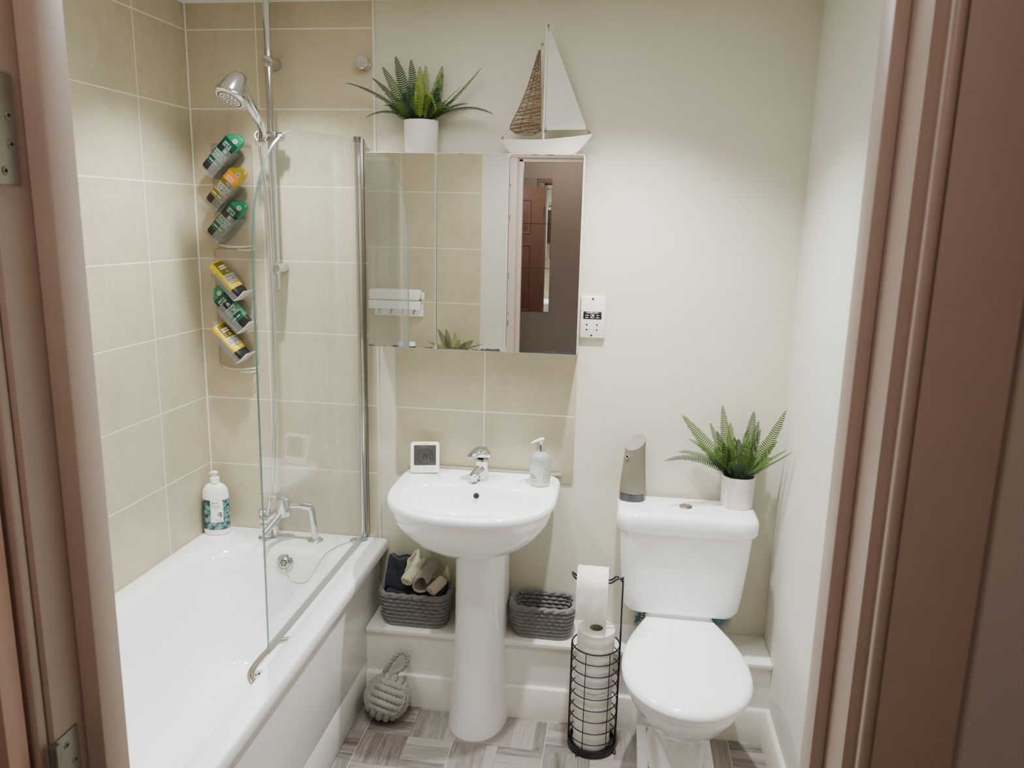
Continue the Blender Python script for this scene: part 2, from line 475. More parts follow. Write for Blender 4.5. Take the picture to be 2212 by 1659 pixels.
# overflow with its plug hanging in it
nrm = Vector((0, -.96, .28)); MO = T(.362, -.1815, .508) @ to_axis(nrm)
b = MB().lathe([(.030, 0), (.0305, .003), (.027, .006), (.024, .007), (.0235, .004), (.018, .004), (.0178, .010), (.015, .0125), (.004, .013)], seg=36, M=MO)
ov = part('overflow', b, CHR, t, label='round chrome overflow')
b = MB()
for k in range(6):
    a = 2 * pi * k / 6
    b.lathe([(.0035, .0125), (.0035, .0135), (.0002, .0136)], seg=10, M=MO @ T(.0095 * math.cos(a), .0095 * math.sin(a), 0))
part('overflow_hole', b, DARK, ov)
b = MB().lathe([(.019, 0), (.019, .004), (.016, .006), (.0002, .006)], seg=24, M=T(.574, -.0500, .552))
part('chain_rosette', b, CHRD, t)
ch = spline([(.372, -.197, .487), (.385, -.208, .466), (.415, -.218, .453), (.455, -.226, .462), (.480, -.226, .492), (.497, -.212, .525), (.512, -.178, .551), (.532, -.12, .5555), (.555, -.078, .5555), (.574, -.055, .557)], 40)
b = MB()
for i in range(0, len(ch) - 1, 2):
    b.ell(ch[i], (.0017, .0017, .0017), seg=6, rings=4)
b.tube(ch[::4], .0006, 5)
part('plug_chain', b, CHR, t)
b = MB().lathe([(.036, 0), (.036, .002), (.030, .003), (.024, .0015), (.0002, .001)], seg=36, M=T(.322, -.345, .1585))
wd = part('waste_drain', b, CHR, t, label='chrome waste in the floor of the tub')
b = MB()
for k in range(5):
    a = 2 * pi * k / 5 + .3
    b.lathe([(.0062, .0018), (.0062, .0026), (.0002, .0027)], seg=12, M=T(.322 + .0135 * math.cos(a), -.345 + .0135 * math.sin(a), .158))
part('drain_hole', b, DARK, wd)
gp = spline([(.612, -.640, .488), (.588, -.648, .497), (.562, -.668, .499), (.551, -.70, .499), (.549, -.79, .499), (.555, -.835, .499), (.575, -.868, .497), (.610, -.884, .488)], 8)
rings = []
for i, p in enumerate(gp):
    a = gp[max(i - 1, 0)]; c = gp[min(i + 1, len(gp) - 1)]; d = (c - a).normalized(); n_ = Vector((0, 0, 1)).cross(d).normalized()
    rings.append([p + n_ * (.011 * math.cos(2 * pi * k / 14)) + Vector((0, 0, 1)) * (.0075 * math.sin(2 * pi * k / 14)) for k in range(14)])
b = MB().loft(rings)
part('grip_handle', b, CHR, t, label='curved chrome grip on the inner wall')

# bath mixer tap
t = thing('bath_mixer_tap', 'chrome two-pillar bath mixer with lever on the bath rim behind the glass', 'tap', (.33, -.085, .552))
for x, y in ((.249, -.085), (.4333, -.0755)):
    b = MB().lathe([(.0285, 0), (.0285, .003), (.024, .007), (.013, .009), (.012, .010)], seg=30, M=T(x, y, .5525))
    part('flange', b, CHR, t)
b = MB().lathe([(.021, .0095), (.022, .03), (.0225, .06), (.021, .064), (.0235, .068), (.0245, .085), (.020, .098), (.010, .102)], seg=28, M=T(.252, -.085, .552))
b.lathe([(.0085, .0), (.0085, .03)], seg=14, M=T(.283, -.083, .566)).lathe([(.0125, 0), (.0125, .014)], seg=14, M=T(.283, -.083, .59))
part('inlet_body', b, CHR, t)
b = MB().lathe([(.0285, .0), (.0285, .036), (.026, .046), (.016, .052), (.0005, .053)], seg=30, M=T(.322, -.087, .665))
b.lathe([(.0265, -.018), (.0285, 0)], seg=30, M=T(.322, -.087, .665))
b.tube(spline([(.322, -.087, .66), (.29, -.086, .65), (.256, -.085, .632)], 6), .020, 16)
part('mixer_body', b, CHR, t)
b = MB()
rings = []
for x, hw, z in ((.338, .020, .7165), (.31, .024, .722), (.28, .021, .7235), (.25, .016, .7225), (.236, .010, .721)):
    rings.append([Vector((x, -.090 + hw * math.cos(2 * pi * k / 16), z + .004 * math.sin(2 * pi * k / 16))) for k in range(16)])
part('lever', MB().loft(rings), CHR, t)
b = MB().tube(spline([(.345, -.087, .684), (.375, -.086, .687), (.405, -.084, .686), (.420, -.082, .679), (.4255, -.080, .66), (.4295, -.078, .61), (.4333, -.0755, .560)], 7), [.0105] * 19 + [.0125] * 24, 16)
b.tube([(.396, -.0845, .6865), (.424, -.081, .683)], .0145, 16)
part('bridge_pipe', b, CHR, t)
b = MB().tube(spline([(.322, -.095, .668), (.31, -.125, .645), (.296, -.160, .622), (.287, -.183, .607)], 6), .0115, 14)
part('spout', b, CHR, t)
b = MB().lathe([(.008, 0), (.008, .018), (.011, .019), (.011, .026), (.004, .028)], seg=16, M=T(.262, -.104, .636) @ Rx(70))
b.lathe([(.016, 0), (.018, .006), (.015, .014), (.006, .018)], seg=20, M=T(.250, -.10, .655) @ Rx(20))
part('diverter_knob', b, CHR, t)

# ------------------------------------------------------------------ shower rail, handset
t = thing('shower_rail', 'vertical chrome shower riser rail on the tiled back wall', 'shower rail', (.318, -.06, 1.46))
def XR(z): return .3175
b = MB().tube([(.3175, -.06, 1.462), (.3175, -.06, 2.392)], .0118, 20)
part('rail', b, CHR, t)
for z in (2.199, 1.532):
    b = MB().lathe([(.0175, 0), (.0175, .070), (.0165, .0745), (.0145, .0755), (.0002, .0756)], seg=28, M=T(.3195, 0, z) @ Rx(90))
    part('wall_bracket', b, CHR, t)
b = MB().box(.3105, .3475, -.090, -.042, 1.949, 1.979, bev=.006, seg=3)
b.lathe([(.014, 0), (.014, .012), (.011, .016), (.002, .017)], seg=20, M=T(.347, -.066, 1.964) @ Ry(90))
part('slider', b, CHRD, t, label='dark chrome slider block')
b = MB().lathe([(.0195, -.016), (.0195, .016), (.0165, .018), (.0165, -.018)], seg=24, M=T(.3020, -.1085, 1.955) @ to_axis((.5, -.85, .35)), cap0=False, cap1=False)
part('handset_cradle', b, plain('pale_plastic', srgb(222, 218, 204), .35), t, label='pale plastic cradle')

t = thing('shower_handset', 'chrome bell-shaped shower handset with hose clipped to the riser rail', 'shower head', (.255, -.2, 2.06))
nn = Vector((-.24, -.43, -.87)).normalized()
fc = Vector((.2865, -.27, 2.0545))
MH = T(*fc) @ to_axis(-nn)
b = MB().lathe([(.0445, -.002), (.050, .001), (.0515, .006), (.050, .0125), (.0475, .0145), (.047, .017), (.0425, .034), (.0365, .054), (.0300, .070), (.0225, .082), (.011, .0885), (.0002, .0895)], seg=44, M=MH, cap0=False)
part('head', b, CHR, t)
b = MB().lathe([(.0448, -.0018), (.038, -.0005), (.0377, -.003), (.030, -.0038), (.0002, -.004)], seg=40, M=MH)
fp = part('spray_face', b, plain('white_spray_plate', srgb(214, 212, 208), .3), t, label='pale spray plate with dark nozzles')
b = MB()
for k in range(44):
    a = 2 * pi * k / 44
    b.lathe([(.0016, -.0028), (.0016, -.0045), (.0002, -.0046)], seg=8, M=MH @ T(.0352 * math.cos(a), .0352 * math.sin(a), 0), cap0=False)
for r_, n_ in ((.0245, 12), (.0145, 8), (.006, 4)):
    for k in range(n_):
        a = 2 * pi * k / n_ + r_ * 40
        b.lathe([(.0020, -.0035), (.0020, -.0050), (.0002, -.0051)], seg=8, M=MH @ T(r_ * math.cos(a), r_ * math.sin(a), 0), cap0=False)
b.tube([MH @ Vector((.0352 * math.cos(2 * pi * k / 40), .0352 * math.sin(2 * pi * k / 40), -.0026)) for k in range(40)], .0011, 5, closed=True)
part('nozzle', b, DARK, fp)
hp = spline([fc + Vector((.036, .016, .022)), (.3365, -.232, 2.037), (.3425, -.200, 2.000), (.3350, -.160, 1.972), (.3110, -.118, 1.952)], 7)
b = MB().tube(hp, [.0125 + .0035 * math.sin(pi * min(i / 16, 1)) for i in range(len(hp))], 18)
b.lathe([(.0135, 0), (.0145, .004), (.0140, .016)], seg=20, M=T(.3110, -.118, 1.951) @ to_axis(Vector((.5, -.85, .35))))
part('handle', b, CHR, t)
hs = spline([(.3110, -.118, 1.953), (.2985, -.104, 1.928), (.300, -.096, 1.86), (.308, -.090, 1.72), (.310, -.088, 1.45), (.305, -.088, 1.1), (.292, -.095, .82), (.278, -.108, .70), (.270, -.112, .655)], 14)
rr = [.0068 * (1 + .06 * (i % 2)) for i in range(len(hs))]; rr[0:10] = [.009 - .0002 * i for i in range(10)]
b = MB().tube(hs, rr, 12)
part('hose', b, CHR, t, label='slim chrome hose hanging down to the mixer')

t = thing('robe_peg', 'short chrome cylinder peg on the tiles above the fern', 'peg', (.628, 0, 2.1985))
b = MB().lathe([(.0195, 0), (.0195, .045), (.0205, .0475), (.0205, .0505), (.019, .052), (.0002, .0522)], seg=36, M=T(.628, 0, 2.1985) @ Rx(90))
part('peg', b, CHR, t)

# ------------------------------------------------------------------ bath screen
def glass_mat(name, tint, edge=False):
    m = NT(name); p = m.pos(); s = m.sep(p)
    tr = m.node('ShaderNodeBsdfTransparent'); tr.inputs[0].default_value = tint
    gl = m.node('ShaderNodeBsdfGlossy'); gl.inputs['Roughness'].default_value = .01
    lw = m.node('ShaderNodeLayerWeight')
    fr = m.math('ADD', .035, m.math('MULTIPLY', m.math('POWER', lw.outputs['Facing'], 5), .9))
    mx = m.node('ShaderNodeMixShader'); m.l.new(fr, mx.inputs[0]); m.l.new(tr.outputs[0], mx.inputs[1]); m.l.new(gl.outputs[0], mx.inputs[2])
    # limescale: dried drops and runs
    runs = m.noise(m.comb(m.math('MULTIPLY', s[1], 46), m.math('MULTIPLY', s[2], 2.2), 0), 1.0, 4, .7)
    drops = m.noise(p, 150, 3, .8)
    zone = m.math('MULTIPLY', m.rng(s[1], -.62, -.50), m.rng(s[1], -.12, -.24))
    f = m.math('ADD', m.math('MULTIPLY', m.rng(runs, .5, .8, 0, .16), m.math('ADD', .35, m.math('MULTIPLY', zone, .65))), m.math('MULTIPLY', m.math('MULTIPLY', m.rng(drops, .5, .7, 0, .30), m.rng(s[2], 1.45, 1.9)), zone))
    f = m.math('ADD', f, .035)
    df = m.node('ShaderNodeBsdfDiffuse'); df.inputs[0].default_value = srgb(226, 230, 222)
    m2 = m.node('ShaderNodeMixShader'); m.l.new(f, m2.inputs[0]); m.l.new(mx.outputs[0], m2.inputs[1]); m.l.new(df.outputs[0], m2.inputs[2])
    m.l.new(m2.outputs[0], m.out.inputs[0]); return m.mat
GLASS = glass_mat('screen_glass', (.955, .975, .962, 1))
GEDGE = plain('glass_edge', srgb(96, 140, 130), .22, var=.1, spec=1.0, coat=.5)
t = thing('bath_screen', 'clear glass bath screen with curved top corner hinged off the tiled wall', 'shower screen', (.605, -.02, .56))
top = [(-.030, 1.963), (-.20, 1.955), (-.34, 1.947), (-.45, 1.941), (-.515, 1.9385), (-.56, 1.934), (-.605, 1.923), (-.645, 1.907), (-.685, 1.883), (-.715, 1.858), (-.742, 1.829), (-.765, 1.798), (-.785, 1.762), (-.800, 1.724), (-.810, 1.684), (-.816, 1.64), (-.8195, 1.59)]
poly = top + [(-.829, .582), (-.030, .572)]
b = MB().prism(poly, .6022, .6078, 'x', mi=0, mi_side=1)
part('glass_panel', b, [GLASS, GEDGE], t, ang=30)
b = MB().box(.597, .613, -.038, -.010, .566, 1.966, bev=.004).lathe([(.0105, .566), (.0105, 1.9655)], c=(.6045, -.036, 0), seg=20)
part('hinge_profile', b, ALU, t)
b = MB().box(.594, .6165, -.016, 0, .562, 1.968, bev=.002).lathe([(.0128, 1.952), (.0128, 1.969)], c=(.6045, -.036, 0), seg=20).lathe([(.0128, .556), (.0128, .568)], c=(.6045, -.036, 0), seg=20)
part('wall_channel', b, CHRD, t)
b = MB().box(.6012, .6088, -.830, -.05, .5665, .583, bev=.001).box(.603, .607, -.83, -.05, .557, .5665, bev=.001)
part('seal_strip', b, plain('grey_seal', srgb(158, 162, 156), .3, trans=.3), t)
# ================================================================== SHOWER GEL RACKS AND BOTTLES
def clear_mat(name, haze, tint=(.96, .955, .95, 1), gloss=.9, hz=srgb(206, 200, 192)):
    m = NT(name); p = m.pos()
    tr = m.node('ShaderNodeBsdfTransparent'); tr.inputs[0].default_value = tint
    gl = m.node('ShaderNodeBsdfGlossy'); gl.inputs['Roughness'].default_value = .06
    lw = m.node('ShaderNodeLayerWeight')
    fr = m.math('MULTIPLY', m.math('ADD', .04, m.math('MULTIPLY', m.math('POWER', lw.outputs['Facing'], 5), .9)), gloss)
    mx = m.node('ShaderNodeMixShader'); m.l.new(fr, mx.inputs[0]); m.l.new(tr.outputs[0], mx.inputs[1]); m.l.new(gl.outputs[0], mx.inputs[2])
    df = m.node('ShaderNodeBsdfDiffuse'); df.inputs[0].default_value = hz
    m2 = m.node('ShaderNodeMixShader'); m.l.new(m.rng(m.noise(p, 60, 3), .3, .7, haze * .7, haze * 1.3), m2.inputs[0])
    m.l.new(mx.outputs[0], m2.inputs[1]); m.l.new(df.outputs[0], m2.inputs[2]); m.l.new(m2.outputs[0], m.out.inputs[0]); return m.mat
CLEAR = clear_mat('clear_acrylic', .05)
FROST = clear_mat('misted_acrylic', .20, hz=srgb(150, 152, 152))
LIP = clear_mat('bright_acrylic_edge', .55, hz=srgb(236, 230, 220))
def gel(name, c): return plain(name, c, .22, var=.08, scale=12, coat=.3, sss=0)
GREEN = gel('green_bottle', srgb(18, 122, 84)); GREEND = plain('dark_green_print', srgb(10, 58, 44), .35); GREENK = plain('black_green_print', srgb(8, 30, 24), .4)
YEL = gel('yellow_bottle', srgb(176, 154, 20)); YELD = plain('olive_print', srgb(112, 100, 18), .4); ORG = plain('orange_print', srgb(240, 150, 36), .4)
YELG = gel('yellow_gel', srgb(212, 186, 12))
CAPB = plain('black_cap', srgb(24, 24, 26), .35); WHT = plain('white_print', srgb(226, 228, 224), .45); PALE = plain('pale_green_print', srgb(150, 190, 172), .45)
PEACH = plain('peach_print', srgb(246, 206, 170), .45); GREYP = plain('grey_print', srgb(140, 144, 140), .45); BLKP = plain('black_print', srgb(16, 18, 18), .5)

BW, BD, BLN = .0315, .0165, .166
def bw(z):
    P = [(.027, .0285), (.034, .0305), (.06, .0315), (.126, .0315), (.140, .0305), (.150, .0275), (.158, .0215), (.163, .0145), (.166, .006)]
    for (a, r0), (c, r1) in zip(P, P[1:]):
        if a <= z <= c: return r0 + (r1 - r0) * (z - a) / (c - a)
    return P[0][1] if z < P[0][0] else P[-1][1]
def bd(z): return BD * (1 if z < .12 else max(.25, 1 - ((z - .12) / .046) ** 2 * .8))
def wl(z): return bw(min(z, .06)) if z < .136 else max(.002, .0315 - (z - .136) / .028 * .0300)
def wr(z): return bw(min(z, .06)) if z < .150 else .0315 - .0125 * ((z - .150) / .016) ** 2
def bring(z, n=40):
    d = bd(z)
    return [Vector(((wr(z) if math.cos(2 * pi * k / n) >= 0 else wl(z)) * sgp(math.cos(2 * pi * k / n), 2 / 3.2), d * sgp(math.sin(2 * pi * k / n), 2 / 2.6), z)) for k in range(n)]
def ysurf(x, z, o=.0005):
    w, d = (wr(z) if x >= 0 else wl(z)), bd(z)
    q = min(abs(x) / w, .995)
    return -d * (1 - q ** 3.2) ** (1 / 2.6) - o
def bend_b(o): return lambda v: Vector((v.x, ysurf(v.x, v.z, o), v.z))
def patch(x0, x1, z0, z1, o, nx=12, nz=8, rnd=0):
    vs = []; fs = []
    for j in range(nz + 1):
        for i in range(nx + 1):
            x = x0 + (x1 - x0) * i / nx; z = z0 + (z1 - z0) * j / nz
            vs.append((x, ysurf(x, z, o), z))
    for j in range(nz):
        for i in range(nx):
            a = j * (nx + 1) + i; fs.append((a, a + 1, a + nx + 2, a + nx + 1))
    return MB().add(vs, fs)
def merge(*mbs):
    r = MB()
    for m_, mi in mbs: r.add(m_.v, m_.f, mi)
    return r
def textb(txt, size, x, z, o=.0009, sx=.85, bold=0, align='CENTER'):
    mb = text_mb(txt, size, sx=sx, bold=bold, align=align); mb.off((x, 0, z))
    mb.v = [(v[0], ysurf(v[0], v[2], o), v[2]) for v in mb.v]
    return mb

def gel_bottle(label, kind, loc, ay, az):
    root = thing('shower_gel_bottle', label, 'bottle', loc, Euler((0, math.radians(ay), 0)).to_matrix().to_euler(), 'shower gel bottles in the clear racks')
    root.rotation_euler = (Ry(ay) @ Rz(az)).to_euler()
    g = kind == 'green'
    zs = [.0268, .030, .036, .06, .09, .12, .13, .14, .146, .152, .157, .161, .1645, .166]
    rings = [bring(z) for z in zs]
    if kind == 'gel':
        k = 10
        b = MB().loft(rings[:8], mi=0); b.loft(rings[7:], cap0=False, mi=1)
        body = part('bottle_body', b, [YELG, clear_mat('empty_bottle_end', .22, hz=srgb(206, 200, 170))], root, world=False, label='yellow gel body with an empty clear end')
    else:
        body = part('bottle_body', MB().loft(rings), GREEN if g else YEL, root, world=False)
    cr = lambda z, s_: [Vector((p.x * s_, p.y * s_, z)) for p in bring(.034)]
    b = MB().loft([cr(0, .90), cr(.0015, .95), cr(.020, .985), cr(.0262, .985)])
    b.loft([[p * 1.0 for p in cr(.0092, 1.0)], cr(.0098, 1.0)])
    part('cap', b, CAPB, root, world=False, label='black flip cap')
    if kind == 'gel':
        lab = part('front_label', patch(-.023, .023, .050, .135, .0005), YELD, root, world=False)
    elif g:
        lab = part('front_label', merge((patch(-.0275, .0275, .029, .132, .0005), 0), (patch(-.0275, .0275, .080, .108, .0007), 1)), [GREEND, GREENK], root, world=False)
    else:
        lab = part('front_label', merge((patch(-.0275, .0275, .029, .098, .0005), 0), (patch(-.0270, .0215, .098, .134, .0006), 1)), [YELD, ORG], root, world=False)
    part('lettering', textb('ORIGINAL', .0125, .0, .0725, sx=.84, bold=.0004), BLKP if not g else BLKP, lab, world=False)
    part('lettering', textb('SOURCE', .0148, .0, .0605, sx=.88, bold=.0005), BLKP, lab, world=False)
    wb = merge((patch(-.0262, .0262, .0795, .0812, .0008), 0), (patch(-.0262, .0262, .0512, .0529, .0008), 0), (patch(-.024, .024, .0545, .0785, .0007), 0))
    part('name_panel', wb, PALE if g else WHT, lab, world=False)
    if g:
        part('lettering', textb('MINT &', .0105, -.001, .1165, sx=.85, bold=.0002), PALE, lab, world=False)
        part('lettering', textb('TEA TREE', .0090, -.001, .1065, sx=.85, bold=.0002), PALE, lab, world=False)
        part('picture', merge((patch(.002, .015, .086, .094, .0010), 0), (patch(.004, .012, .094, .0985, .0010), 0)), GREYP, lab, world=False)
    else:
        part('picture', merge((patch(-.004, .012, .088, .0945, .0010), 0), (patch(-.001, .009, .0945, .098, .0010), 0)), GREYP, lab, world=False)
        part('print', merge(*[(patch(-.017 + .001 * k, .014 - .001 * k, .104 + .009 * k, .1095 + .009 * k, .0010), 0) for k in range(2)]), PEACH if kind == 'yellow' else WHT, lab, world=False)
    part('print', merge((patch(-.020, -.001, .0355, .0395, .0009), 0), (patch(.003, .017, .0355, .0395, .0009), 0)), PALE if g else WHT, lab, world=False)
    bx, bz = .010, .1405
    ring = []
    if kind != 'gel':
        b = MB()
        for r0, r1, mi in ((.0064, .0078, 0), (.0001, .0064, 1)):
            vs = []; fs = []
            for k in range(28):
                a = 2 * pi * k / 28
                for r_ in (r0, r1):
                    x, z = bx + r_ * math.cos(a), bz + r_ * math.sin(a); vs.append((x, ysurf(x, min(z, .165), .0011), z))
            for k in range(28):
                q = (k + 1) % 28; fs.append((2 * k, 2 * k + 1, 2 * q + 1, 2 * q))
            b.add(vs, fs, mi)
        part('badge', b, [WHT, GREYP], root, world=False, label='round white badge')
    return root
U, L_ = 43.5, -42
BY = -.047
gel_bottle('green bottle with black cap, topmost in the upper clear rack', 'green', (.0843, BY, 1.8548), U + 1, 0)
gel_bottle('yellow bottle with orange front label in the middle of the upper rack', 'yellow', (.0915, BY, 1.7455), U, 0)
gel_bottle('green bottle lowest in the upper clear rack, close to the glass edge', 'green', (.0881, BY, 1.6365), U, 0)
gel_bottle('yellow gel bottle turned edge-on, topmost in the lower clear rack', 'gel', (.1798, BY, 1.4366), L_, 72)
gel_bottle('green bottle between two yellow ones in the lower clear rack', 'green', (.1902, BY, 1.3287), L_, 0)
gel_bottle('yellow gel bottle turned edge-on, lowest in the lower clear rack', 'gel', (.1777, BY, 1.2173), L_, 72)

def rack(label, x0, x1, z0, z1, slots, ang, side):
    root = thing('bottle_rack', label, 'rack', ((x0 + x1) / 2, -.001, z0), group='clear bottle racks')
    rg = lambda y, i: [Vector((p.x, y, p.y)) for p in rrect(x0 + i, x1 - i, z0 + i, z1 - i, 0, .012)]
    part('back_plate', MB().loft([rg(-.0035, .0005), rg(-.004, 0), rg(-.0055, 0), rg(-.006, .0005)]), CLEAR, root)
    e = [Vector((p.x, -.0058, p.y)) for p in rrect(x0, x1, z0, z1, 0, .012)]
    part('plate_edge', MB().tube(e, .0009, 6, closed=True), plain('tinted_edge', srgb(128, 110, 98), .3), root)
    for (x, z, ed) in slots:
        M = T(x, BY, z) @ Ry(ang); ly = -.0345 if ed else -.0265
        b = MB()
        s_ = side
        fx = (.0235 if ed else .0345) * s_
        b.box(min(fx, fx + .002 * s_), max(fx, fx + .002 * s_), ly + .001, .040, -.006, .112, bev=.0006)
        b.box(min(.004 * s_, fx + .002 * s_), max(.004 * s_, fx + .002 * s_), ly, ly + .0023, -.006, .104, bev=.0008)
        b.xf(M)
        part('tray', b, FROST, root)
        b = MB()
        p = [(fx, ly + .001, -.006), (fx * .55, ly, -.0075), (0, ly, -.0078), (-.030 * s_, ly + .002, -.006)]
        b.tube([M @ q for q in spline(p, 5)], .0013, 6)
        b.box(min(-.03 * s_, fx), max(-.03 * s_, fx), -.026, .040, -.0078, -.0062, bev=.0004, M=M)
        part('tray_end', b, CLEAR if side > 0 else LIP, root)
    zb = z0 + .003
    b = MB().tube(spline([(x0 + .002, -.008, zb + .010), (x0 + .035, -.030, zb + .002), ((x0 + x1) / 2, -.036, zb), (x1 - .03, -.030, zb + .001), (x1 + .004, -.012, zb + .004)], 6), .0028, 8)
    b.tube(spline([(x0 + .09, -.030, zb - .010), (x1 - .02, -.028, zb - .011), (x1 + .004, -.016, zb - .006)], 6), .0024, 8)
    part('front_lip', b, LIP, root, label='bright clear rounded lip')
    return root
rack('clear acrylic rack holding two green bottles and one yellow, above its twin', .0745, .219, 1.597, 1.945, [(.0843, 1.8548, 0), (.0915, 1.7455, 0), (.0881, 1.6365, 0)], U, 1)
rack('clear acrylic rack holding two yellow bottles and one green, below its twin', .063, .212, 1.165, 1.590, [(.1798, 1.4366, 1), (.1902, 1.3287, 0), (.1777, 1.2173, 1)], L_, -1)

# ------------------------------------------------------------------ skin wash bottle on the bath corner
t = thing('skin_wash_bottle', 'large white pump bottle with teal leaf-print wrap in the bath corner', 'bottle', (.0535, -.074, .553))
t.rotation_euler = (0, 0, math.radians(8))
RX, RY = .0475, .033
prof = [(.88, 0), (.95, .002), (.99, .006), (1, .014), (1, .146), (.985, .156), (.93, .168), (.83, .178), (.68, .186), (.50, .191), (.34, .1935), (.34, .196)]
b = MB().lathe([(RX * r, z) for r, z in prof], seg=48, sy=RY / RX)
part('bottle_body', b, PLW, t, world=False)
def yell(x, o): return -RY * math.sqrt(max(0, 1 - (x / RX) ** 2)) - o
m = NT('teal_leaf_print'); p = m.pos('Object')
n1 = m.noise(p, 34, 2, .5)
v = m.node('ShaderNodeTexVoronoi'); v.inputs['Scale'].default_value = 52; m.l.new(p, v.inputs['Vector'])
w = m.node('ShaderNodeTexWave'); w.inputs['Scale'].default_value = 92; w.inputs['Distortion'].default_value = 26; w.inputs['Detail'].default_value = 1.5; w.inputs['Detail Scale'].default_value = .55
m.l.new(p, w.inputs['Vector'])
k = m.math('MULTIPLY', m.rng(w.outputs['Color'], .30, .46), m.rng(v.outputs['Distance'], .62, .46))
m.col(m.mix(k, srgb(22, 56, 68), m.ramp(n1, [(.3, srgb(96, 148, 158)), (.7, srgb(150, 192, 196))]))); m.set(Roughness=.35)
b = MB(); n_ = 60
b.lathe([(RX + .0004, .0225), (RX + .0005, .023), (RX + .0005, .1355), (RX + .0004, .136)], seg=64, sy=(RY + .0005) / (RX + .0005), cap0=False, cap1=False)
sl = part('printed_wrap', b, m.mat, t, world=False)
def epatch(x0, x1, z0, z1, o, nx=10):
    vs = []; fs = []
    for i in range(nx + 1):
        x = x0 + (x1 - x0) * i / nx; vs += [(x, yell(x, o), z0), (x, yell(x, o), z1)]
    fs = [(2 * i, 2 * i + 2, 2 * i + 3, 2 * i + 1) for i in range(nx)]
    return MB().add(vs, fs)
part('text_panel', epatch(-.009, .0335, .052, .1372, .0009), PLW, sl, world=False)
def etext(txt, size, x, z, mat, align='LEFT', bold=0, sx=1):
    mb = text_mb(txt, size, align=align, bold=bold, sx=sx); mb.off((x, 0, z)); mb.v = [(q[0], yell(q[0], .0013), q[2]) for q in mb.v]
    part('lettering', mb, mat, sl, world=False)
GT = plain('grey_lettering', srgb(120, 124, 128), .5)
etext('skin', .0155, -.006, .1265, GT, sx=1.05); etext('wash', .0155, -.006, .1135, GT, sx=1.05)
part('small_print', epatch(-.005, .022, .1020, .1030, .0013), GT, sl, world=False)
etext('tea', .0085, .030, .0880, BLKP, 'RIGHT', .0004); etext('tree', .0085, .030, .0810, BLKP, 'RIGHT', .0004); etext('oil', .0085, .030, .0735, BLKP, 'RIGHT', .0004)
b = merge((epatch(.006, .031, .0625, .0635, .0013), 0), (epatch(.006, .031, .0595, .0605, .0013), 0), (epatch(.010, .031, .0565, .0575, .0013), 0))
part('small_print', b, GT, sl, world=False)
b = MB().lathe([(.0158, .194), (.0166, .195), (.0166, .213), (.0158, .215), (.0075, .216)], seg=30)
part('collar', b, PLW, t, world=False)
b = MB().lathe([(.0072, .214), (.0072, .228), (.009, .229)], seg=20)
rings = []
for q, hw, hh, z in ((.012, .005, .004, .2325), (.009, .0085, .0055, .2335), (.0, .0100, .0060, .2338), (-.008, .0088, .0052, .2332), (-.016, .0062, .0040, .2305), (-.0225, .0045, .0032, .2265), (-.0245, .0025, .0020, .2245)):
    rings.append([Vector((q, hw * math.cos(2 * pi * k / 14), z + hh * math.sin(2 * pi * k / 14))) for k in range(14)])
b.loft(rings)
b.xf(Rz(-12))
part('pump_head', b, PLW, t, world=False)

# ================================================================== MIRROR CABINET
def mirror_mat():
    m = NT('mirror'); p = m.pos(); s = m.sep(p)
    n1 = m.noise(p, 38, 5, .7); n2 = m.noise(p, 9, 2)
    def e(v, w, thr): return m.math('GREATER_THAN', m.math('MULTIPLY', m.rng(v, 0, w, 1, 0), m.math('MULTIPLY', n1, m.rng(n2, .3, .7, .5, 1.5))), thr)
    bot = e(m.math('SUBTRACT', s[2], 1.2875), .020, .42)
    topd = e(m.math('SUBTRACT', 1.9125, s[2]), .012, .62)
    rgt = e(m.math('SUBTRACT', 1.357, s[0]), .010, .60)
    lft = e(m.math('ABSOLUTE', m.math('SUBTRACT', s[0], 1.1315)), .010, .56)
    k = m.math('MAXIMUM', m.math('MAXIMUM', bot, topd), m.math('MAXIMUM', rgt, lft))
    m.col(m.mix(k, (.86, .87, .85, 1), srgb(52, 52, 54)))
    m.set(Metallic=m.math('SUBTRACT', 1, m.math('MULTIPLY', k, .9)), Roughness=m.math('MULTIPLY', k, .5)); return m.mat
MIR = mirror_mat()
CABW = plain('white_cabinet', srgb(232, 230, 220), .3, var=.02)
GAPD = plain('mirror_edge', srgb(70, 72, 70), .25, metal=.4)
t = thing('mirror_cabinet', 'three-door mirrored bathroom cabinet hung above the basin', 'cabinet', (1.01, -.06, 1.286))
b = MB().box(.6625, 1.3595, -.1045, -.001, 1.2865, 1.9155, bev=.0015)
part('carcass', b, CABW, t)
def cdoor(x0, x1, piv, yaw, tilt=0):
    d = bpy.data.objects.new('door', None); COL.objects.link(d); d.parent = t
    d.location = Vector((piv, -.1055, 1.286)) - Vector(t.location)
    M = T(piv, -.1055, 1.286) @ Rz(yaw) @ Rx(tilt) @ T(-piv, .1055, -1.286)
    b = MB().box(x0, x1, -.1165, -.1060, 1.2865, 1.9150, bev=.0008).xf(M); part('door_panel', b, CABW, d)
    b = MB().box(x0 + .0012, x1 - .0012, -.1200, -.1166, 1.2880, 1.9135).xf(M); part('mirror_pane', b, MIR, d, smooth=False)
    return d
cdoor(.6615, .8905, .8905, 0); cdoor(.8945, 1.1245, .8945, 0); cdoor(1.1285, 1.3590, 1.359, .28)

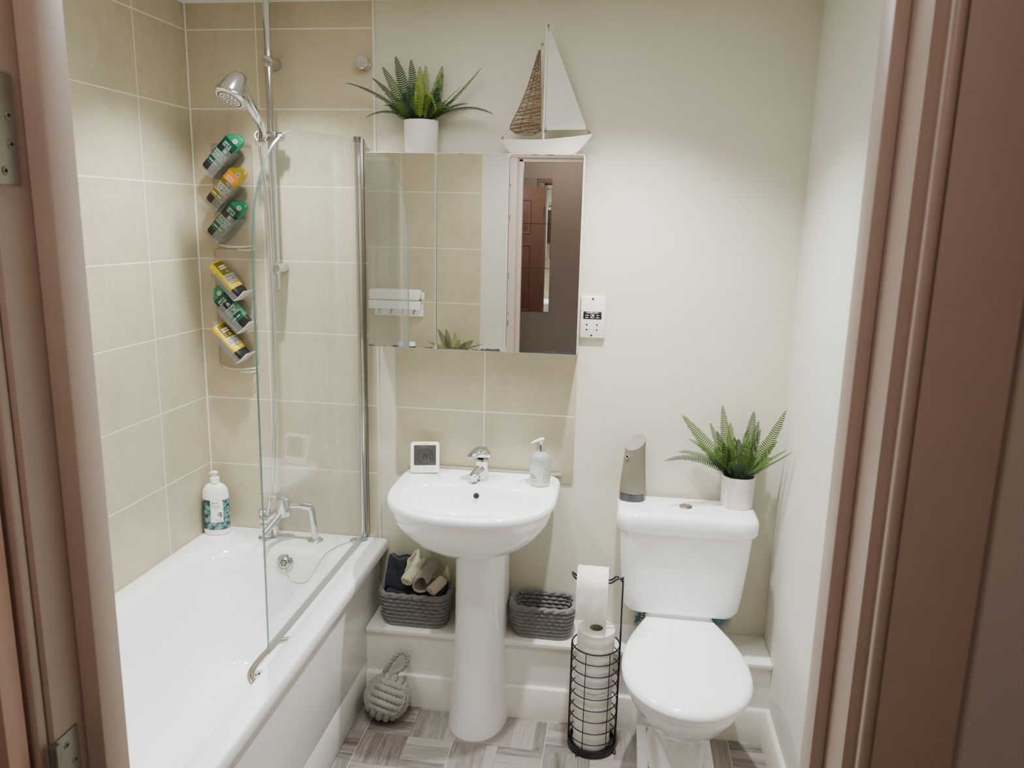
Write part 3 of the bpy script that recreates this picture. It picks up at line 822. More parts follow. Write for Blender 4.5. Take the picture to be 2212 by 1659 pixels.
# ------------------------------------------------------------------ shaver socket
t = thing('shaver_socket', 'white wall shaver socket with black printed strip beside the cabinet', 'socket', (1.402, 0, 1.33))
b = MB().box(1.3600, 1.4440, -.0065, .0045, 1.3290, 1.4700, bev=.0025).box(1.3620, 1.4420, -.0105, -.004, 1.331, 1.468, bev=.0015)
part('face_plate', b, plain('ivory_plastic', srgb(228, 220, 216), .35, var=.01), t)
part('printed_strip', MB().box(1.3705, 1.4315, -.0112, -.0104, 1.3935, 1.4185, bev=.0003), BLKP, t, label='black printed strip')
part('lettering', text_mb('SHAVERS ONLY', .0056, M=T(1.401, -.0114, 1.4145), bold=.0001), WHT, t)
b = MB()
for x, z, w_ in ((1.3835, 1.406, .011), (1.383, 1.3985, .009), (1.4185, 1.406, .008), (1.4185, 1.3985, .010)):
    b.box(x - w_ / 2, x + w_ / 2, -.0114, -.0111, z - .0009, z + .0009)
part('small_print', b, WHT, t)
b = MB()
for a in (0, 1, 2, 3):
    c0 = [(1.3955, 1.3975), (1.4065, 1.3975), (1.4065, 1.4090), (1.3955, 1.4090)]; p0, p1 = c0[a], c0[(a + 1) % 4]
    b.tube([(p0[0], -.0114, p0[1]), (p1[0], -.0114, p1[1])], .0004, 5)
b.tube([(1.399, -.0114, 1.400), (1.4035, -.0114, 1.4065)], .0012, 6); b.ell((1.403, -.0114, 1.406), (.0022, .0006, .0022), seg=10, rings=6)
part('shaver_symbol', b, WHT, t)
for z in (1.4610, 1.3385):
    part('screw', MB().lathe([(.0034, 0), (.0034, .0008), (.0001, .0009)], seg=16, M=T(1.4010 - (1.461 - z) * .01, -.0104, z) @ Rx(90)), DARK, t)
for x, z in ((1.3835, 1.3745), (1.3835, 1.3575), (1.4175, 1.3745), (1.4175, 1.3575)):
    b = MB().lathe([(.0028, 0), (.0028, .0005), (.0001, .0006)], seg=14, M=T(x, -.0104, z) @ Rx(90))
    if x < 1.4: b.box(x - .0032, x + .0032, -.0109, -.0105, z + (-.0026 if z > 1.365 else .0012), z + (-.0012 if z > 1.365 else .0026))
    part('socket_hole', b, DARK, t)

# ================================================================== FERNS
def leaf_mat(name, a, c):
    m = NT(name); p = m.pos(); s = m.sep(p)
    info = m.node('ShaderNodeObjectInfo').outputs['Random']
    f = m.math('ADD', m.math('MULTIPLY', m.noise(p, 30, 2), .5), m.math('MULTIPLY', info, .6))
    m.col(m.ramp(f, [(.15, a), (.85, c)])); m.set(Roughness=.55, Specular_IOR_Level=.3)
    m.b.inputs['Transmission Weight'].default_value = 0
    return m.mat
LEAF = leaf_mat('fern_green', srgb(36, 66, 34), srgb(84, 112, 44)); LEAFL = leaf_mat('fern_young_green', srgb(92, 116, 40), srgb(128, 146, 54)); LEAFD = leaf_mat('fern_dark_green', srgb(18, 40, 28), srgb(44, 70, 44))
def frond(base, tip, lift, width, up=(0, -.65, .75), n=26, ctrl=None):
    base, tip = Vector(base), Vector(tip)
    L = (tip - base).length
    c = Vector(ctrl) if ctrl else (base * .45 + tip * .55) + Vector((0, 0, lift * L))
    pts = bez(base, c, tip, n + 3)
    b = MB().tube(pts, [.0014 * (1 - .75 * i / (n + 2)) for i in range(n + 3)], 5)
    upv = Vector(up).normalized()
    for i in range(2, n + 2):
        t_ = i / (n + 2)
        d = (pts[i + 1] - pts[i - 1]).normalized()
        sd = d.cross(upv)
        if sd.length < .05: sd = Vector((1, 0, 0))
        sd.normalize(); nr = sd.cross(d).normalized()
        ln = width * (min(1, .45 + t_ * 2.2)) * (1 - t_) ** .62 * (.9 + .2 * random.random())
        hw = min(L / n * .32, .0028)
        for s_ in (-1, 1):
            o = sd * s_
            q = (o + d * .32).normalized()
            p0 = pts[i] + d * (.12 * s_ * hw)
            dr = nr * (-.10 * ln) + Vector((0, 0, -.05 * ln * random.random()))
            vs = [p0 - d * hw * .55, p0 + q * ln * .35 - d * hw + nr * .0006, p0 + q * ln * .8 - d * hw * .8 + dr * .6, p0 + q * ln + d * hw * .2 + dr, p0 + q * ln * .8 + d * hw * .9 + dr * .6, p0 + q * ln * .35 + d * hw + nr * .0006, p0 + d * hw * .55]
            b.add(vs, [tuple(range(7))])
    return b
def pot_mb(c, r0, r1, h):
    """pot with a raised diamond lattice"""
    x, y, z = c
    b = MB().lathe([(r0 * .96, 0), (r0, .003), (r1, h - .002), (r1 + .0002, h), (r1 - .003, h + .0004), (r1 - .004, h - .004), (r0 - .006, .02)], c, seg=56, cap1=False)
    lat = MB(); n = 26
    for sgn in (-1, 1):
        for k in range(n):
            a0 = 2 * pi * k / n; pts = []
            for i in range(15):
                q = i / 14; zz = .006 + q * (h - .012); rr = r0 + (r1 - r0) * zz / h + .0002
                a = a0 + sgn * q * h / r0 * .72
                pts.append((x + rr * math.cos(a), y + rr * math.sin(a), z + zz))
            lat.tube(pts, .0009, 5)
    return b, lat
POT = plain('white_pot', srgb(222, 216, 212), .5, var=.03); SOIL = plain('dark_moss', srgb(16, 22, 18), .9, bump=.5)
def fern(label, c, r0, r1, h, fr, group='potted ferns', lat=True):
    root = thing('potted_fern', label, 'plant', c, group=group)
    b, l = pot_mb(c, r0, r1, h)
    pt = part('pot', b, POT, root)
    if lat: part('diamond_lattice', l, POT, pt)
    zc = c[2] + h
    b = MB().lathe([(r1 - .004, -.012), (r1 - .006, -.004), (r1 * .6, .008), (.0005, .014)], (c[0], c[1], zc), seg=28, cap0=False)
    part('soil', b, SOIL, root)
    rnd = random.Random(int(c[0] * 1000))
    extra = []
    if lat:
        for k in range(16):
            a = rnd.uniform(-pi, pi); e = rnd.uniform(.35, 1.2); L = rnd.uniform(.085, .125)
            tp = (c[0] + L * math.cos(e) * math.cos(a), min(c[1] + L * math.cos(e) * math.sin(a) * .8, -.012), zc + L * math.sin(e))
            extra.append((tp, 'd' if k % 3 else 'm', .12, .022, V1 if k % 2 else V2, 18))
    for f in list(fr) + extra:
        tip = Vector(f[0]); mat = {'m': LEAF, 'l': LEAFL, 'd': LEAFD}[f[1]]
        dx = Vector((tip.x - c[0], tip.y - c[1], 0)); dx = dx.normalized() * min(r1 * .55, dx.length * .5)
        base = Vector((c[0] + dx.x, c[1] + dx.y, zc + .002))
        part('frond', frond(base, tip, f[2], f[3] * 1.28, up=f[4] if len(f) > 4 else (0, -.7, .7), n=f[5] if len(f) > 5 else 26, ctrl=f[6] if len(f) > 6 else None), mat, root)
    return root
V1 = (0, -1, .15); V2 = (0, -.35, .9)
F1 = [((.591, -.10, 2.127), 'd', .16, .020, V2, 34), ((.669, -.14, 2.017), 'd', .30, .024, V2, 24), ((.663, -.05, 2.151), 'd', .10, .022, V2, 26), ((.696, -.045, 2.185), 'm', .02, .024, V1),
      ((.735, -.03, 2.22), 'd', .0, .027, V1, 28), ((.788, -.035, 2.209), 'm', .0, .025, V1), ((.815, -.025, 2.191), 'l', .0, .022, V1), ((.844, -.06, 2.187), 'l', .0, .022, V1),
      ((.894, -.045, 2.187), 'm', .0, .025, V1), ((.889, -.02, 2.171), 'm', .0, .022, V1), ((1.023, -.055, 2.181), 'm', -.06, .026, V2, 34), ((.97, -.10, 2.119), 'm', .06, .020, V2),
      ((1.072, -.10, 2.033), 'd', .26, .026, V2, 36), ((.836, -.165, 2.056), 'l', .9, .013, V2, 18, (.838, -.135, 2.150)), ((.903, -.165, 2.033), 'l', .8, .012, V2, 18, (.865, -.125, 2.150)), ((.692, -.12, 2.083), 'm', .18, .022, V2),
      ((.887, -.13, 2.101), 'l', .3, .014, V2, 18), ((.955, -.145, 2.040), 'm', .35, .022, V2, 24), ((.838, -.13, 2.144), 'l', .05, .024, V1, 24), ((.691, -.02, 2.07), 'd', .25, .022, V2),
      ((.79, -.12, 2.085), 'd', .1, .022, V2, 18), ((.93, -.03, 2.09), 'd', .1, .024, V2, 20), ((.76, -.03, 2.11), 'd', .1, .024, V1, 20), ((.86, -.12, 2.09), 'd', .1, .022, V2, 18)]
F1.append(((.975, -.03, 2.075), 'd', .2, .024, V2, 24)); F1.append(((.80, -.155, 2.045), 'd', .4, .02, V2, 18))
fern('potted fern with white diamond-pattern pot on top of the mirror cabinet', (.828, -.0605, 1.9157), .0515, .0545, .102, F1)
F2 = [((1.659, -.15, .958), 'd', .26, .026, V2, 36), ((1.701, -.12, .983), 'm', .22, .024, V2, 32), ((1.711, -.07, 1.096), 'm', .02, .026, V1, 34), ((1.807, -.03, 1.065), 'm', .0, .018, V1),
      ((1.74, -.035, 1.007), 'm', .15, .022, V2), ((1.841, -.045, 1.132), 'm', .0, .024, V1, 34), ((1.942, -.055, 1.119), 'm', .0, .026, V1, 32), ((1.964, -.03, 1.081), 'm', .0, .020, V1),
      ((1.974, -.02, 1.051), 'm', .0, .018, V1), ((2.033, -.10, 1.138), 'm', -.10, .026, V1, 34), ((2.018, -.08, 1.028), 'm', .05, .022, V2), ((2.037, -.14, 1.016), 'm', .06, .022, V2, 30),
      ((2.040, -.22, 1.036), 'd', -.02, .026, V2, 34), ((1.828, -.15, .994), 'm', .35, .020, V2, 22), ((1.948, -.115, .928), 'm', .35, .016, V2, 16), ((1.832, -.03, 1.038), 'd', .0, .020, V1),
      ((1.766, -.09, 1.006), 'm', .1, .022, V2), ((1.864, -.09, 1.084), 'm', .0, .024, V1), ((1.919, -.10, 1.069), 'm', .0, .024, V1), ((1.86, -.12, .955), 'd', .2, .022, V2, 18), ((1.93, -.03, 1.0), 'd', .0, .024, V1, 20), ((1.89, -.03, 1.02), 'd', .0, .024, V1, 20), ((1.80, -.12, .965), 'd', .2, .022, V2, 20)]
fern('potted fern with white diamond-pattern pot on the toilet cistern', (1.910, -.0580, .7921), .0505, .0535, .106, F2)
# ================================================================== MODEL SAILING BOAT
BY_ = -.060; BZ = 1.9157
t = thing('model_sailboat', 'white wooden model sailing boat with a woven jib on the cabinet top', 'ornament', (1.23, BY_, BZ))
HULL = plain('white_hull', srgb(226, 224, 210), .5, var=.03, bump=.04); MASTM = plain('white_mast', srgb(220, 220, 208), .5); SAILM = plain('white_canvas', srgb(206, 209, 197), .75, var=.02, bump=.12, bscale=500)
st = []
for q in [i / 16 for i in range(17)]:
    x = 1.087 + (1.377 - 1.087) * q
    zt_ = 1.9600 + .0205 * max(0, (q - .42) / .58) ** 1.5 + .0018 * max(0, (.25 - q) / .25)
    # keel line: rises steeply at both ends
    bl = 1.9160 + (max(0, (.115 - q) / .115) ** 1.15) * .040 + (max(0, (q - .80) / .20) ** 1.3) * .058
    bl = min(bl, zt_ - .003)
    hw = .034 * (1 - abs(2 * q - .92) ** 2.6 * .9) if q < .98 else .004
    hw = max(hw, .003)
    ring = []
    for k in range(20):
        a = 2 * pi * k / 20
        c_, s_ = math.cos(a), math.sin(a)
        yy = hw * sgp(c_, .75); f = (s_ + 1) / 2
        zz = bl + (zt_ - bl) * (1 if s_ >= .3 else sgp(max(f / .65, 0), .8))
        ring.append(Vector((x, BY_ + yy * (1 if s_ >= .3 else .55 + .45 * f / .65), zz)))
    st.append(ring)
part('hull', MB().loft(st), HULL, t, ang=50)
part('mast', MB().tube([(1.2247, BY_, 1.958), (1.2262, BY_, 2.312)], [.0042, .0030], 12), MASTM, t)
b = MB().prism([(1.2305, 2.290), (1.2300, 1.9920), (1.3610, 1.9945), (1.3470, 2.028), (1.3210, 2.090), (1.290, 2.164), (1.258, 2.240), (1.2355, 2.289)], BY_ - .0008, BY_ + .0008, 'y')
part('main_sail', b, SAILM, t)
WICK = plain('brown_wicker', srgb(112, 88, 68), .7, var=.25, scale=60)
ledge_l = [(1.2025, 2.2290), (1.190, 2.185), (1.170, 2.120), (1.146, 2.060), (1.123, 2.015), (1.1165, 2.000), (1.118, 1.992), (1.130, 1.985), (1.150, 1.979)]
ledge_r = [(1.2075, 2.2290), (1.2090, 2.185), (1.2110, 2.120), (1.2125, 2.060), (1.2135, 2.015), (1.2138, 2.000), (1.2138, 1.992), (1.2080, 1.985), (1.190, 1.9775)]
def lerp_edge(E_, z):
    for (xa, za), (xb, zb) in zip(E_, E_[1:]):
        if zb <= z <= za: return xa + (xb - xa) * (za - z) / (za - zb + 1e-9)
    return E_[-1][0]
b = MB(); z = 2.2275; row = 0
while z > 1.981:
    x0, x1 = lerp_edge(ledge_l, z), lerp_edge(ledge_r, z)
    pts = []; n_ = max(5, int((x1 - x0) / .004)); ph = row * pi
    for i in range(n_ + 1):
        q = i / n_
        pts.append((x0 + (x1 - x0) * q, BY_ + .0016 * math.sin(ph + q * (x1 - x0) / .020 * pi), z + .0011 * math.sin(q * 9 + row * 1.7) + random.uniform(-.0004, .0004)))
    b.tube(pts, .00135 + random.uniform(-.0002, .0003), 5)
    z -= .0028 + random.uniform(0, .0007) + (.0022 if random.random() < .16 else 0); row += 1
for f in (.0, .33, .62, 1.0):
    pts = []
    for k in range(24):
        zz = 2.229 - (2.229 - 1.982) * k / 23
        x0, x1 = lerp_edge(ledge_l, zz), lerp_edge(ledge_r, zz); pts.append((x0 + (x1 - x0) * f, BY_, zz))
    b.tube(pts, .0015, 6)
b.tube(spline([(1.1165, BY_, 1.999), (1.130, BY_, 1.985), (1.155, BY_, 1.9775), (1.185, BY_, 1.977), (1.208, BY_, 1.984), (1.2138, BY_, 1.992)], 5), .0016, 6)
part('wicker_sail', b, WICK, t, label='brown woven wicker jib')
for x, z in ((1.0940, 1.9660), (1.2135, 2.2450), (1.2305, 2.2985), (1.2140, 1.9905), (1.2300, 1.9875), (1.3675, 1.9855)):
    part('ring', MB().torus((x, BY_ - .003, z), .0033, .0009, M=Rx(90) @ Ry(10)), BLK, t, label='small black metal ring')
CORD = plain('cord', srgb(90, 84, 76), .8)
for a_, c_, r_ in (((1.0950, BY_, 1.9690), (1.117, BY_, 1.9990), .0005), ((1.2135, BY_, 2.242), (1.2080, BY_, 2.228), .0005), ((1.231, BY_ - .002, 2.295), (1.2325, BY_ - .002, 2.283), .0006), ((1.3670, BY_ - .002, 1.989), (1.3560, BY_ - .002, 2.001), .0006), ((1.2305, BY_ - .002, 1.990), (1.2330, BY_ - .002, 2.001), .0008)):
    part('rigging_cord', MB().tube([a_, c_], r_, 5), CORD, t)

# ================================================================== BASIN
t = thing('washbasin', 'white ceramic pedestal washbasin under the mirror cabinet', 'basin', (1.044, -.2, 0))
BX = 1.0425
def O(s, z, dy=0, n0=2.35, n1=9, bk=.0): return superell(BX, -.215 + dy, .277 * s, .267 * s, (.209 - bk), z, n0, n1, 96)
DZ = .838
def IN(ax, ay, z, cy=-.285, n=2.3, by=None): return superell(BX, cy, ax, ay, by if by else ay, z, n, 2.6, 96)
rings = [superell(BX + .014, -.20, .080, .10, .085, .648, 2.2, 3, 96), superell(BX + .012, -.205, .100, .125, .12, .650, 2.2, 3, 96),
         superell(BX + .006, -.21, .150, .165, .17, .664, 2.2, 3.5, 96), superell(BX + .002, -.213, .195, .198, .195, .690, 2.2, 4, 96), superell(BX, -.215, .230, .222, .205, .722, 2.25, 6, 96),
         superell(BX, -.215, .254, .242, .208, .760, 2.3, 8, 96), superell(BX, -.215, .2645, .251, .209, .795, 2.3, 9, 96), superell(BX, -.215, .266, .2525, .209, .806, 2.3, 9, 96), O(.972, .8085), O(.988, .8105), O(.998, .8155), O(1.0, .821), O(.998, .828), O(.988, .8345), O(.970, .8378), O(.950, .8385)]
rings += [IN(.232, .163, .8378, by=.137), IN(.226, .157, .8365, by=.131), IN(.220, .150, .832, by=.126), IN(.213, .144, .822, by=.121), IN(.207, .139, .802, by=.118), IN(.198, .130, .772, by=.112), IN(.178, .114, .742, by=.099), IN(.135, .086, .718, by=.074), IN(.07, .045, .705, by=.04), IN(.03, .024, .701, by=.022)]
part('bowl', MB().loft(rings, cap0=True, cap1=True), CER, t, ang=60)
b = MB().box(.768, 1.318, -.017, -.001, .8365, .8465, bev=.003)
part('back_sealant', b, plain('grey_sealant', srgb(148, 145, 135), .5), t)
b = MB().lathe([(.0095, -.004), (.0095, .0016), (.0085, .0018), (.0001, .0019)], seg=24, M=T(1.0445, -.1725, .803) @ to_axis((0, -.93, .36)))
part('overflow_hole', b, DARK, t)
b = MB().lathe([(.021, 0), (.021, .003), (.017, .0035), (.0001, .003)], seg=28, M=T(BX, -.285, .7005))
part('waste', b, CHR, t)
rings = []
for z, ax, f, bk in ((0, .106, .345, -.02), (.015, .104, .342, -.02), (.06, .100, .332, -.02), (.14, .094, .315, -.02), (.25, .089, .298, -.02), (.38, .086, .285, -.02), (.5, .085, .275, -.02), (.59, .085, .270, -.02), (.665, .0855, .270, -.02)):
    ring = []
    for k in range(56):
        a = 2 * pi * k / 56; c_, s_ = math.cos(a), math.sin(a)
        cy = -.165
        yy = cy + (-bk * 0 + .145) * sgp(s_, 2 / 6) if s_ >= 0 else cy + (f - .165) * sgp(s_, 2 / 2.2)
        ring.append(Vector((1.0665 - .004 * z + ax * sgp(c_, 2 / (6 if s_ >= 0 else 2.3)), yy, z)))
    rings.append(ring)
part('pedestal', MB().loft(rings), CER, t, ang=50)

t = thing('basin_tap', 'chrome lever mixer tap on the basin deck', 'tap', (1.047, -.095, .8385))
tx, ty = 1.0485, -.094
b = MB().lathe([(.0245, 0), (.025, .004), (.0235, .010), (.0225, .03), (.0225, .052), (.0235, .062), (.0240, .070), (.0225, .074)], (tx, ty, .8386), seg=32)
part('tap_body', b, CHR, t)
d = Vector((-.30, -.95, 0)).normalized(); n_ = Vector((-d.y, d.x, 0))
rings = []
for s_, hw, hh, z in ((-.004, .020, .019, .875), (.018, .0185, .017, .874), (.038, .0165, .0125, .871), (.056, .0150, .0095, .867), (.065, .0135, .0085, .865), (.070, .009, .005, .863)):
    rings.append([Vector((tx, ty, z)) + d * s_ + n_ * hw * sgp(math.cos(2 * pi * k / 20), .8) + Vector((0, 0, hh * sgp(math.sin(2 * pi * k / 20), .8))) for k in range(20)])
b = MB().loft(rings)
b.lathe([(.0105, -.014), (.0115, -.013), (.0115, .0)], seg=20, M=T(*(Vector((tx, ty, .860)) + d * .056)))
part('spout', b, CHR, t)
d = Vector((-.62, -.78, 0)).normalized(); n_ = Vector((-d.y, d.x, 0))
rings = []
for s_, hw, hh, z in ((-.0285, .010, .008, .918), (-.026, .0195, .016, .922), (-.014, .0245, .022, .9285), (.004, .0255, .0235, .932), (.020, .0248, .019, .9345), (.034, .0222, .0130, .9335), (.046, .0180, .0085, .9305), (.055, .0125, .0050, .927), (.059, .006, .002, .925)):
    rings.append([Vector((tx, ty, z)) + d * s_ + n_ * hw * math.cos(2 * pi * k / 24) + Vector((0, 0, hh * math.sin(2 * pi * k / 24))) for k in range(24)])
part('lever', MB().loft(rings), CHR, t)

# digital clock leaning on the tiles
t = thing('digital_clock', 'white square digital clock reading 147 on the basin deck', 'clock', (.8435, -.0760, .8400))
t.rotation_euler = (T(0, 0, 0) @ Rz(13) @ Rx(-12)).to_euler()
CLK = plain('cream_clock_case', srgb(232, 228, 212), .4, var=.02); LCD = plain('grey_lcd', srgb(58, 59, 56), .25, var=.03); LCDI = plain('lcd_ink', srgb(22, 22, 22), .4)
w2, hh = .0505, .1075
rg = lambda y, i: [Vector((p.x, y, p.y)) for p in rrect(-w2 + i, w2 - i, i, hh - i, 0, .011, 8)]
part('case', MB().loft([rg(.010, .003), rg(.008, 0), rg(-.008, 0), rg(-.0105, .0015), rg(-.011, .003)]), CLK, t, world=False)
rg = lambda y, i: [Vector((p.x, y, p.y)) for p in rrect(-.0385 + i, .0385 - i, .0265 + i, .0970 - i, 0, .003, 4)]
sc = part('screen', MB().loft([rg(-.0105, 0), rg(-.0114, 0), rg(-.0117, .0006)]), LCD, t, world=False, label='dark grey display')
part('display_ring', MB().tube([(.001 + .0265 * math.cos(2 * pi * k / 48), -.0119, .0570 + .0265 * math.sin(2 * pi * k / 48)) for k in range(48)], .00055, 5, closed=True), LCDI, sc, world=False)
SEG = {'a': ((-.5, 1), (.5, 1)), 'b': ((.5, 1), (.5, 0)), 'c': ((.5, 0), (.5, -1)), 'f': ((-.5, 1), (-.5, 0)), 'g': ((-.5, 0), (.5, 0))}
b = MB()
for cx, segs in ((-.0085, 'bc'), (.0040, 'fgbc'), (.0160, 'abc')):
    for s_ in segs:
        (xa, za), (xb, zb) = SEG[s_]
        P_ = lambda x, z: (cx + x * .0072 + z * .0004, -.0119, .0580 + z * .0108)
        b.tube([P_(xa * .96, za * .95), P_(xb * .96, zb * .95)], .0007, 5)
part('lettering', b, LCDI, sc, world=False)
part('print', MB().box(-.011, .011, -.01130, -.0110, .1002, .1022), GREYP, t, world=False)
for x, r_ in ((-.0265, .0058), (.0005, .0078), (.0275, .0055)):
    b = MB().tube([(x + r_ * math.cos(2 * pi * k / 28), -.0111, .0140 + r_ * math.sin(2 * pi * k / 28)) for k in range(28)], .0004, 5, closed=True)
    b.box(x - r_ * .55, x + r_ * .55, -.0114, -.0111, .0134, .0146)
    part('button', b, plain('pale_grey_button', srgb(176, 172, 160), .4), t, world=False)

# soap pump
t = thing('soap_dispenser', 'clear pump bottle of hand soap with chrome collar on the basin deck', 'soap bottle', (1.2515, -.112, .8388))
m = NT('clear_soap'); p = m.pos('Object'); s = m.sep(p)
m.col(m.ramp(m.rng(s[2], 0, .12), [(.0, srgb(216, 220, 214)), (.55, srgb(200, 204, 202)), (.75, srgb(170, 172, 170)), (1, srgb(178, 178, 172))]))
m.set(Roughness=.1, Transmission_Weight=.28, IOR=1.35, Coat_Weight=.6)
b = MB().lathe([(.031, 0), (.0345, .002), (.0355, .007), (.0355, .082), (.0345, .092), (.031, .102), (.024, .110), (.0155, .115), (.0135, .117), (.0135, .121)], (1.2515, -.112, .8388), seg=44)
part('bottle_body', b, m.mat, t)
def sx_(a, z, o=.0003): 
    a = math.radians(a); return Vector((1.2515 + (.0355 + o) * math.sin(a), -.112 - (.0355 + o) * math.cos(a), .8388 + z))
def band(a0, a1, z0, z1, o=.0003, n=10):
    vs = []; fs = []
    for i in range(n + 1):
        a = a0 + (a1 - a0) * i / n; vs += [sx_(a, z0, o), sx_(a, z1, o)]
    return MB().add(vs, [(2 * i, 2 * i + 2, 2 * i + 3, 2 * i + 1) for i in range(n)])
part('side_label', band(34, 80, .012, .073), plain('pale_green_label', srgb(148, 172, 148), .5), t)
b = band(22, 26, .010, .072, .0004, 2)
b = merge((band(25, 26.5, .012, .045, .0005, 2), 0), (band(25, 28, .046, .051, .0005, 2), 0), (band(25, 28, .062, .066, .0005, 2), 0), (band(-62, -12, .0295, .0315, .0005), 0), (band(-62, -28, .0405, .0420, .0005), 0), (band(-60, -16, .0365, .0380, .0005), 0))
part('print', b, plain('dark_print', srgb(60, 66, 60), .5), t)
b = merge((band(-58, -6, .0215, .0228, .0005), 0), (band(-58, -10, .0180, .0190, .0005), 0), (band(-56, -20, .0140, .0150, .0005), 0))
part('small_print', b, GREYP, t)
b = MB().lathe([(.0130, .118), (.0140, .119), (.0140, .141), (.0130, .1425), (.008, .143)], (1.2515, -.112, .8388), seg=28)
part('collar', b, CHR, t, label='chrome collar')
b = MB().lathe([(.0072, .140), (.0072, .152)], (1.2515, -.112, .8388), seg=18)
PD = Vector((-.97, -.22, 0)); PN = Vector((-PD.y, PD.x, 0)); rings = []
for q, hw, hq, z in ((-.011, .003, .003, .1570), (-.008, .0072, .0055, .1575), (.0, .0085, .0058, .1570), (.009, .0072, .0050, .1545), (.019, .0056, .0040, .1505), (.028, .0044, .0032, .1462), (.0325, .0034, .0026, .1435)):
    rings.append([Vector((1.2515, -.112, .8388 + z)) + PD * q + PN * hw * math.cos(2 * pi * k / 14) + Vector((0, 0, hq * math.sin(2 * pi * k / 14))) for k in range(14)])
b.loft(rings)
part('pump_head', b, plain('translucent_white', srgb(226, 226, 220), .3, var=.01), t)

# ================================================================== BASKETS
def yarn_mat(name, c):
    m = NT(name); p = m.pos()
    m.col(m.mix(m.rng(m.noise(p, 160, 3), .3, .7), scl(c, .88), scl(c, 1.12))); m.set(Roughness=.95, Sheen_Weight=.3, Specular_IOR_Level=.15)
    m.bump(m.noise(p, 420, 3), .35, .001); return m.mat
YARN = yarn_mat('grey_yarn', srgb(118, 117, 117)); YARN_SHADE = yarn_mat('grey_yarn_shaded', srgb(84, 84, 86))  # second tone is the same yarn darkened, inside shade put into the colour
def per(x0, x1, y0, y1, r, n):
    """n evenly spaced (point, tangent) round a rounded rectangle"""
    pts = [Vector((p.x, p.y, 0)) for p in rrect(x0, x1, y0, y1, 0, r, 8)]; pts.append(pts[0])
    L = [0]
    for a, c in zip(pts, pts[1:]): L.append(L[-1] + (c - a).length)
    out = []
    for i in range(n):
        q = L[-1] * (i % n) / n
        for k in range(len(L) - 1):
            if L[k] <= q <= L[k + 1] + 1e-9:
                f = (q - L[k]) / max(L[k + 1] - L[k], 1e-9); out.append((pts[k].lerp(pts[k + 1], f), (pts[k + 1] - pts[k]).normalized())); break
    return out
def basket(label, x0, x1, y0, y1, z0, h, rows=8):
    cx, cy = (x0 + x1) / 2, (y0 + y1) / 2
    root = thing('woven_basket', label, 'basket', (cx, cy, z0), group='chunky grey woven baskets')
    b = MB(); n = 25
    for r_ in range(rows):
        q = r_ / (rows - 1); inset = .013 * (1 - q) ** 1.3 + .0075; z = z0 + .0075 + q * (h - .017)
        P_ = per(x0 + inset, x1 - inset, y0 + inset, y1 - inset, .040, n * 2)
        for i in range(n):
            c, tg = P_[(2 * i + (r_ % 2)) % (2 * n)]
            M = Matrix(((tg.x, -tg.y, 0, 0), (tg.y, tg.x, 0, 0), (0, 0, 1, 0), (0, 0, 0, 1))) @ Rx(-16) @ Ry(random.uniform(-5, 5))
            b.ell((c.x, c.y, z + random.uniform(-.0006, .0006)), (.0185, .0088, .0080), M=M, seg=10, rings=7)
    part('weave', b, YARN, root)
    rim = MB(); P_ = per(x0 + .0065, x1 - .0065, y0 + .0065, y1 - .0065, .040, 18)
    for i in range(18):
        a, ta = P_[i]; c, tc = P_[(i + 1) % 18]; e, te = P_[(i + 2) % 18]
        na = Vector((ta.y, -ta.x, 0)); nc = Vector((tc.y, -tc.x, 0)); z = z0 + h - .006
        p0 = Vector((a.x, a.y, z - .003)) + na * .003; p1 = Vector(((a.x + c.x) / 2, (a.y + c.y) / 2, z + .003)) + (na + nc) * .0015; p2 = Vector((c.x, c.y, z + .0045)) - nc * .002; p3 = Vector((c.x * .6 + e.x * .4, c.y * .6 + e.y * .4, z - .002)) - nc * .004
        rim.tube(spline([p0, p1, p2, p3], 4), .0073, 8)
    part('rim', rim, YARN, root)
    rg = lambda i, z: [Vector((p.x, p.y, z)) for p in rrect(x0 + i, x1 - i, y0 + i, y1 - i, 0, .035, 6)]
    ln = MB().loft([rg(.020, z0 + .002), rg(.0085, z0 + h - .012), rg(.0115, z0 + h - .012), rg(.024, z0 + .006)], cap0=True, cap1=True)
    part('base', ln, YARN_SHADE, root, label='inner wall and base with shade in the yarn colour')
    return root
basket('chunky grey woven basket holding rolled cloths on the ledge', .688, .948, -.172, -.024, .2900, .124)
basket('empty chunky grey woven basket on the ledge, next to the toilet roll stand', 1.160, 1.392, -.172, -.024, .2900, .118)

def cloth_mat(name, c, k=.1):
    m = NT(name); p = m.pos()
    m.col(m.mix(m.rng(m.noise(p, 90, 4), .3, .7), scl(c, 1 - k), scl(c, 1 + k))); m.set(Roughness=1, Sheen_Weight=.4, Specular_IOR_Level=.1)
    m.bump(m.noise(p, 520, 3, .7), .5, .0012); return m.mat
def roll_mb(c, axis, r, ln, turns=2.6, th=.0052, squash=.85, seed=0, flare=0):
    """a flannel rolled up: a spiral sheet extruded along its axis"""
    rnd = random.Random(seed); M = T(*c) @ to_axis(axis)
    n = 64; b = MB(); ends = []
    for z in [-.5, -.46, -.3, 0, .3, .46, .5]:
        ring = []
        fl = 1 + flare * max(0, z) * 2
        for side in (0, 1):
            for i in range(n + 1):
                i_ = i if side == 0 else n - i
                q = i_ / n; a = q * turns * 2 * pi + seed
                rr = (.0035 + (r - .0035) * q ** .9) * fl + (th / 2 if side == 0 else -th / 2) * (1 if abs(z) < .48 else .6) + .0006 * math.sin(a * 3 + seed + z * 6)
                ring.append(M @ Vector((rr * math.cos(a), rr * squash * math.sin(a), z * ln)))
        ends.append(ring)
    b.loft(ends, cap0=True, cap1=True)
    return b
